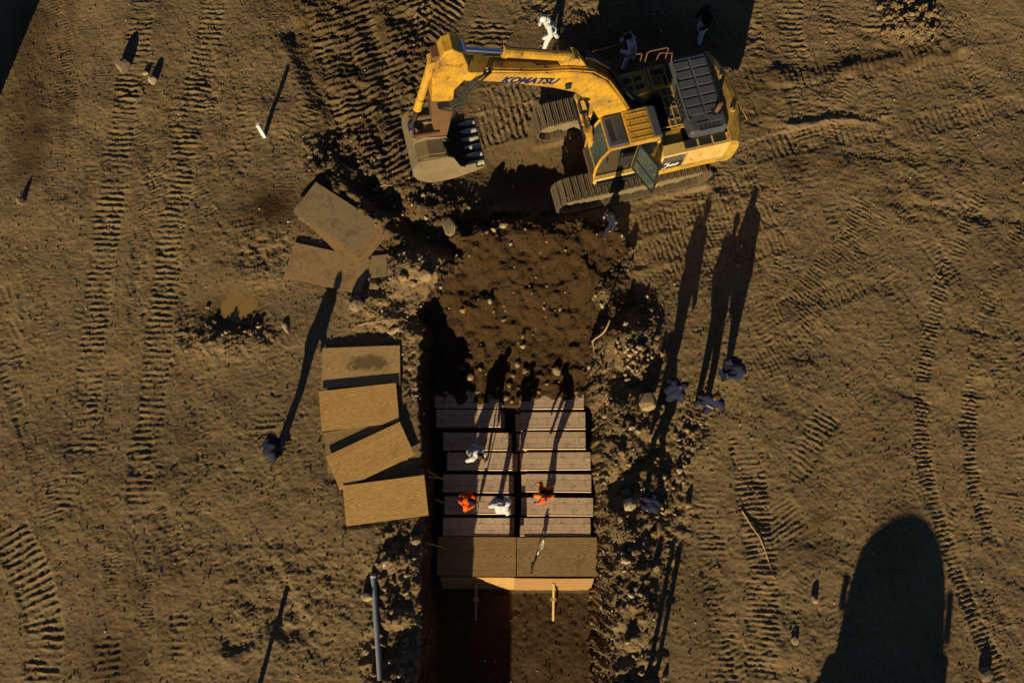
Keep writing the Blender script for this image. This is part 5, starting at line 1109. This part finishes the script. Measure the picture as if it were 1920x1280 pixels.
ap_ = k.n('ShaderNodeAttribute', attribute_name='pale'); bs = k.b.inputs['Base Color']; src = bs.links[0].from_socket; k.col(k.mix(ap_.outputs['Fac'], src, (.50, .41, .28)))
o = link('loose_clods', me, k.m); tag(o, 'loose clods and grit strewn over the site', 'clods', kind='stuff')
# ---------------------------------------------------------------- things beyond the frame that throw the big shadows
SH = Vector((math.sin(SUN_AZ), math.cos(SUN_AZ), 0)); KS = 1/math.tan(SUN_EL)
# box truck standing south-east: cab and rounded body, mirrors
top = Vector(px(1704, 950, 0)); HT = 3.19; tb_ = top - SH*KS*HT; tg_ = gz(tb_.x, tb_.y)
tk = empty('box_truck', (tb_.x, tb_.y, tg_), -SUN_AZ)
tag(tk, 'grey box truck with rounded roof and wing mirrors parked south of the site', 'truck')
M['truck'] = simple('grey_truck_paint', (.25, .26, .28), .4, var=.1)
bm = bmesh.new(); pts = []; W2 = 1.38
for i in range(25):
    a = math.pi*i/24; pts.append((W2*math.copysign(abs(math.cos(a))**1.0, math.cos(a)), HT-.85+.85*math.sin(a)))
prof = [(2.1, .9), (1.9, HT-1.75), (1.62, HT-1.5), (1.6, HT-1.1), (1.44, HT-1.05)] + pts + [(-1.44, HT-1.05), (-1.5, HT-1.3), (-1.75, HT-1.4), (-1.95, HT-1.6), (-2.0, .9)]
a_ = [bm.verts.new((x, 0, z)) for x, z in prof]; b_ = [bm.verts.new((x, -5.2, z)) for x, z in prof]; bm.faces.new(a_); bm.faces.new(b_[::-1])
for i in range(len(prof)): bm.faces.new((a_[i], b_[i], b_[(i+1) % len(prof)], a_[(i+1) % len(prof)]))
bmesh.ops.recalc_face_normals(bm, faces=bm.faces[:]); bm_obj('body', bm, M['truck'], tk)
box('bumper', (-1.3, .0, .5), (1.3, .25, .9), M['black'], tk, .03); box('chassis', (-.6, -5.0, .5), (.6, .1, .9), M['black'], tk)
quad_slab('windshield', [(-1.1, .012, 1.5), (-1.1, .012, 2.2), (1.1, .012, 2.2), (1.1, .012, 1.5)], .01, M['glass'], tk)
for s_ in (-1, 1):
    mi_ = box('wing_mirror', (s_*1.50-.09, -.25, HT-.95), (s_*1.50+.09, -.15, HT-.58), M['black'], tk, .03); tube('mirror_arm', [(s_*1.2, -.2, HT-.66), (s_*1.5, -.2, HT-.66)], .03, M['black'], mi_, 6)
    box('headlight', (s_*.95-.16, .0, 1.0), (s_*.95+.16, .03, 1.2), M['post'], tk, .02)
    for y_ in (-.7, -4.2): 
        wh = tube('wheel', [(s_*1.2-.14, y_, .47), (s_*1.2+.14, y_, .47)], .47, M['rubber'], tk, 20, False); tube('rim', [(s_*1.2-.15, y_, .47), (s_*1.2+.15, y_, .47)], .24, M['steel'], wh, 14, False)
    box('step', (s_*2.0-.16, -2.4, .7), (s_*2.0+.16, -1.2, .89), M['black'], tk, .02)
# steel container to the west
e0 = Vector(px(0, 165, 0)); e1 = Vector(px(62, 0, 0)); dr = (e1-e0).normalized(); cor = e0 - SH*1.6
cz = gz(cor.x, cor.y); ct = empty('shipping_container', (cor.x, cor.y, cz), R(10))
tag(ct, 'dark steel shipping container west of the site', 'container')
M['cont'] = dirty('dark_blue_container_paint', (.03, .06, .10), (.12, .08, .05), .5, .55)
bm = bmesh.new(); n = 44; y0 = 0.0
def wall(bm, p0, p1, hh):
    d = Vector(p1)-Vector(p0); L = d.length; d.normalize(); nn = Vector((d.y, -d.x, 0)); m_ = int(L/.09); prev = None
    for i in range(m_+1):
        p = Vector(p0)+d*L*i/m_+nn*(.03 if (i//2) % 2 else 0); cur = (bm.verts.new(p), bm.verts.new(p+Vector((0, 0, hh))))
        if prev: bm.faces.new((prev[0], cur[0], cur[1], prev[1]))
        prev = cur
cc = [(-6.0, 0, .15), (0, 0, .15), (0, 2.44, .15), (-6.0, 2.44, .15)]
for i in range(4): wall(bm, cc[i], cc[(i+1) % 4], 2.3)
bm_obj('corrugated_wall', bm, M['cont'], ct)
box('container_roof', (-6.05, -.05, 2.45), (.05, 2.49, 2.59), M['cont'], ct); box('container_floor', (-6.05, -.05, 0), (.05, 2.49, .15), M['cont'], ct)
for x_ in (-5.98, -.02):
    for y_ in (.02, 2.42): box('corner_post', (x_-.08, y_-.08, .0), (x_+.08, y_+.08, 2.592), M['cont'], ct)
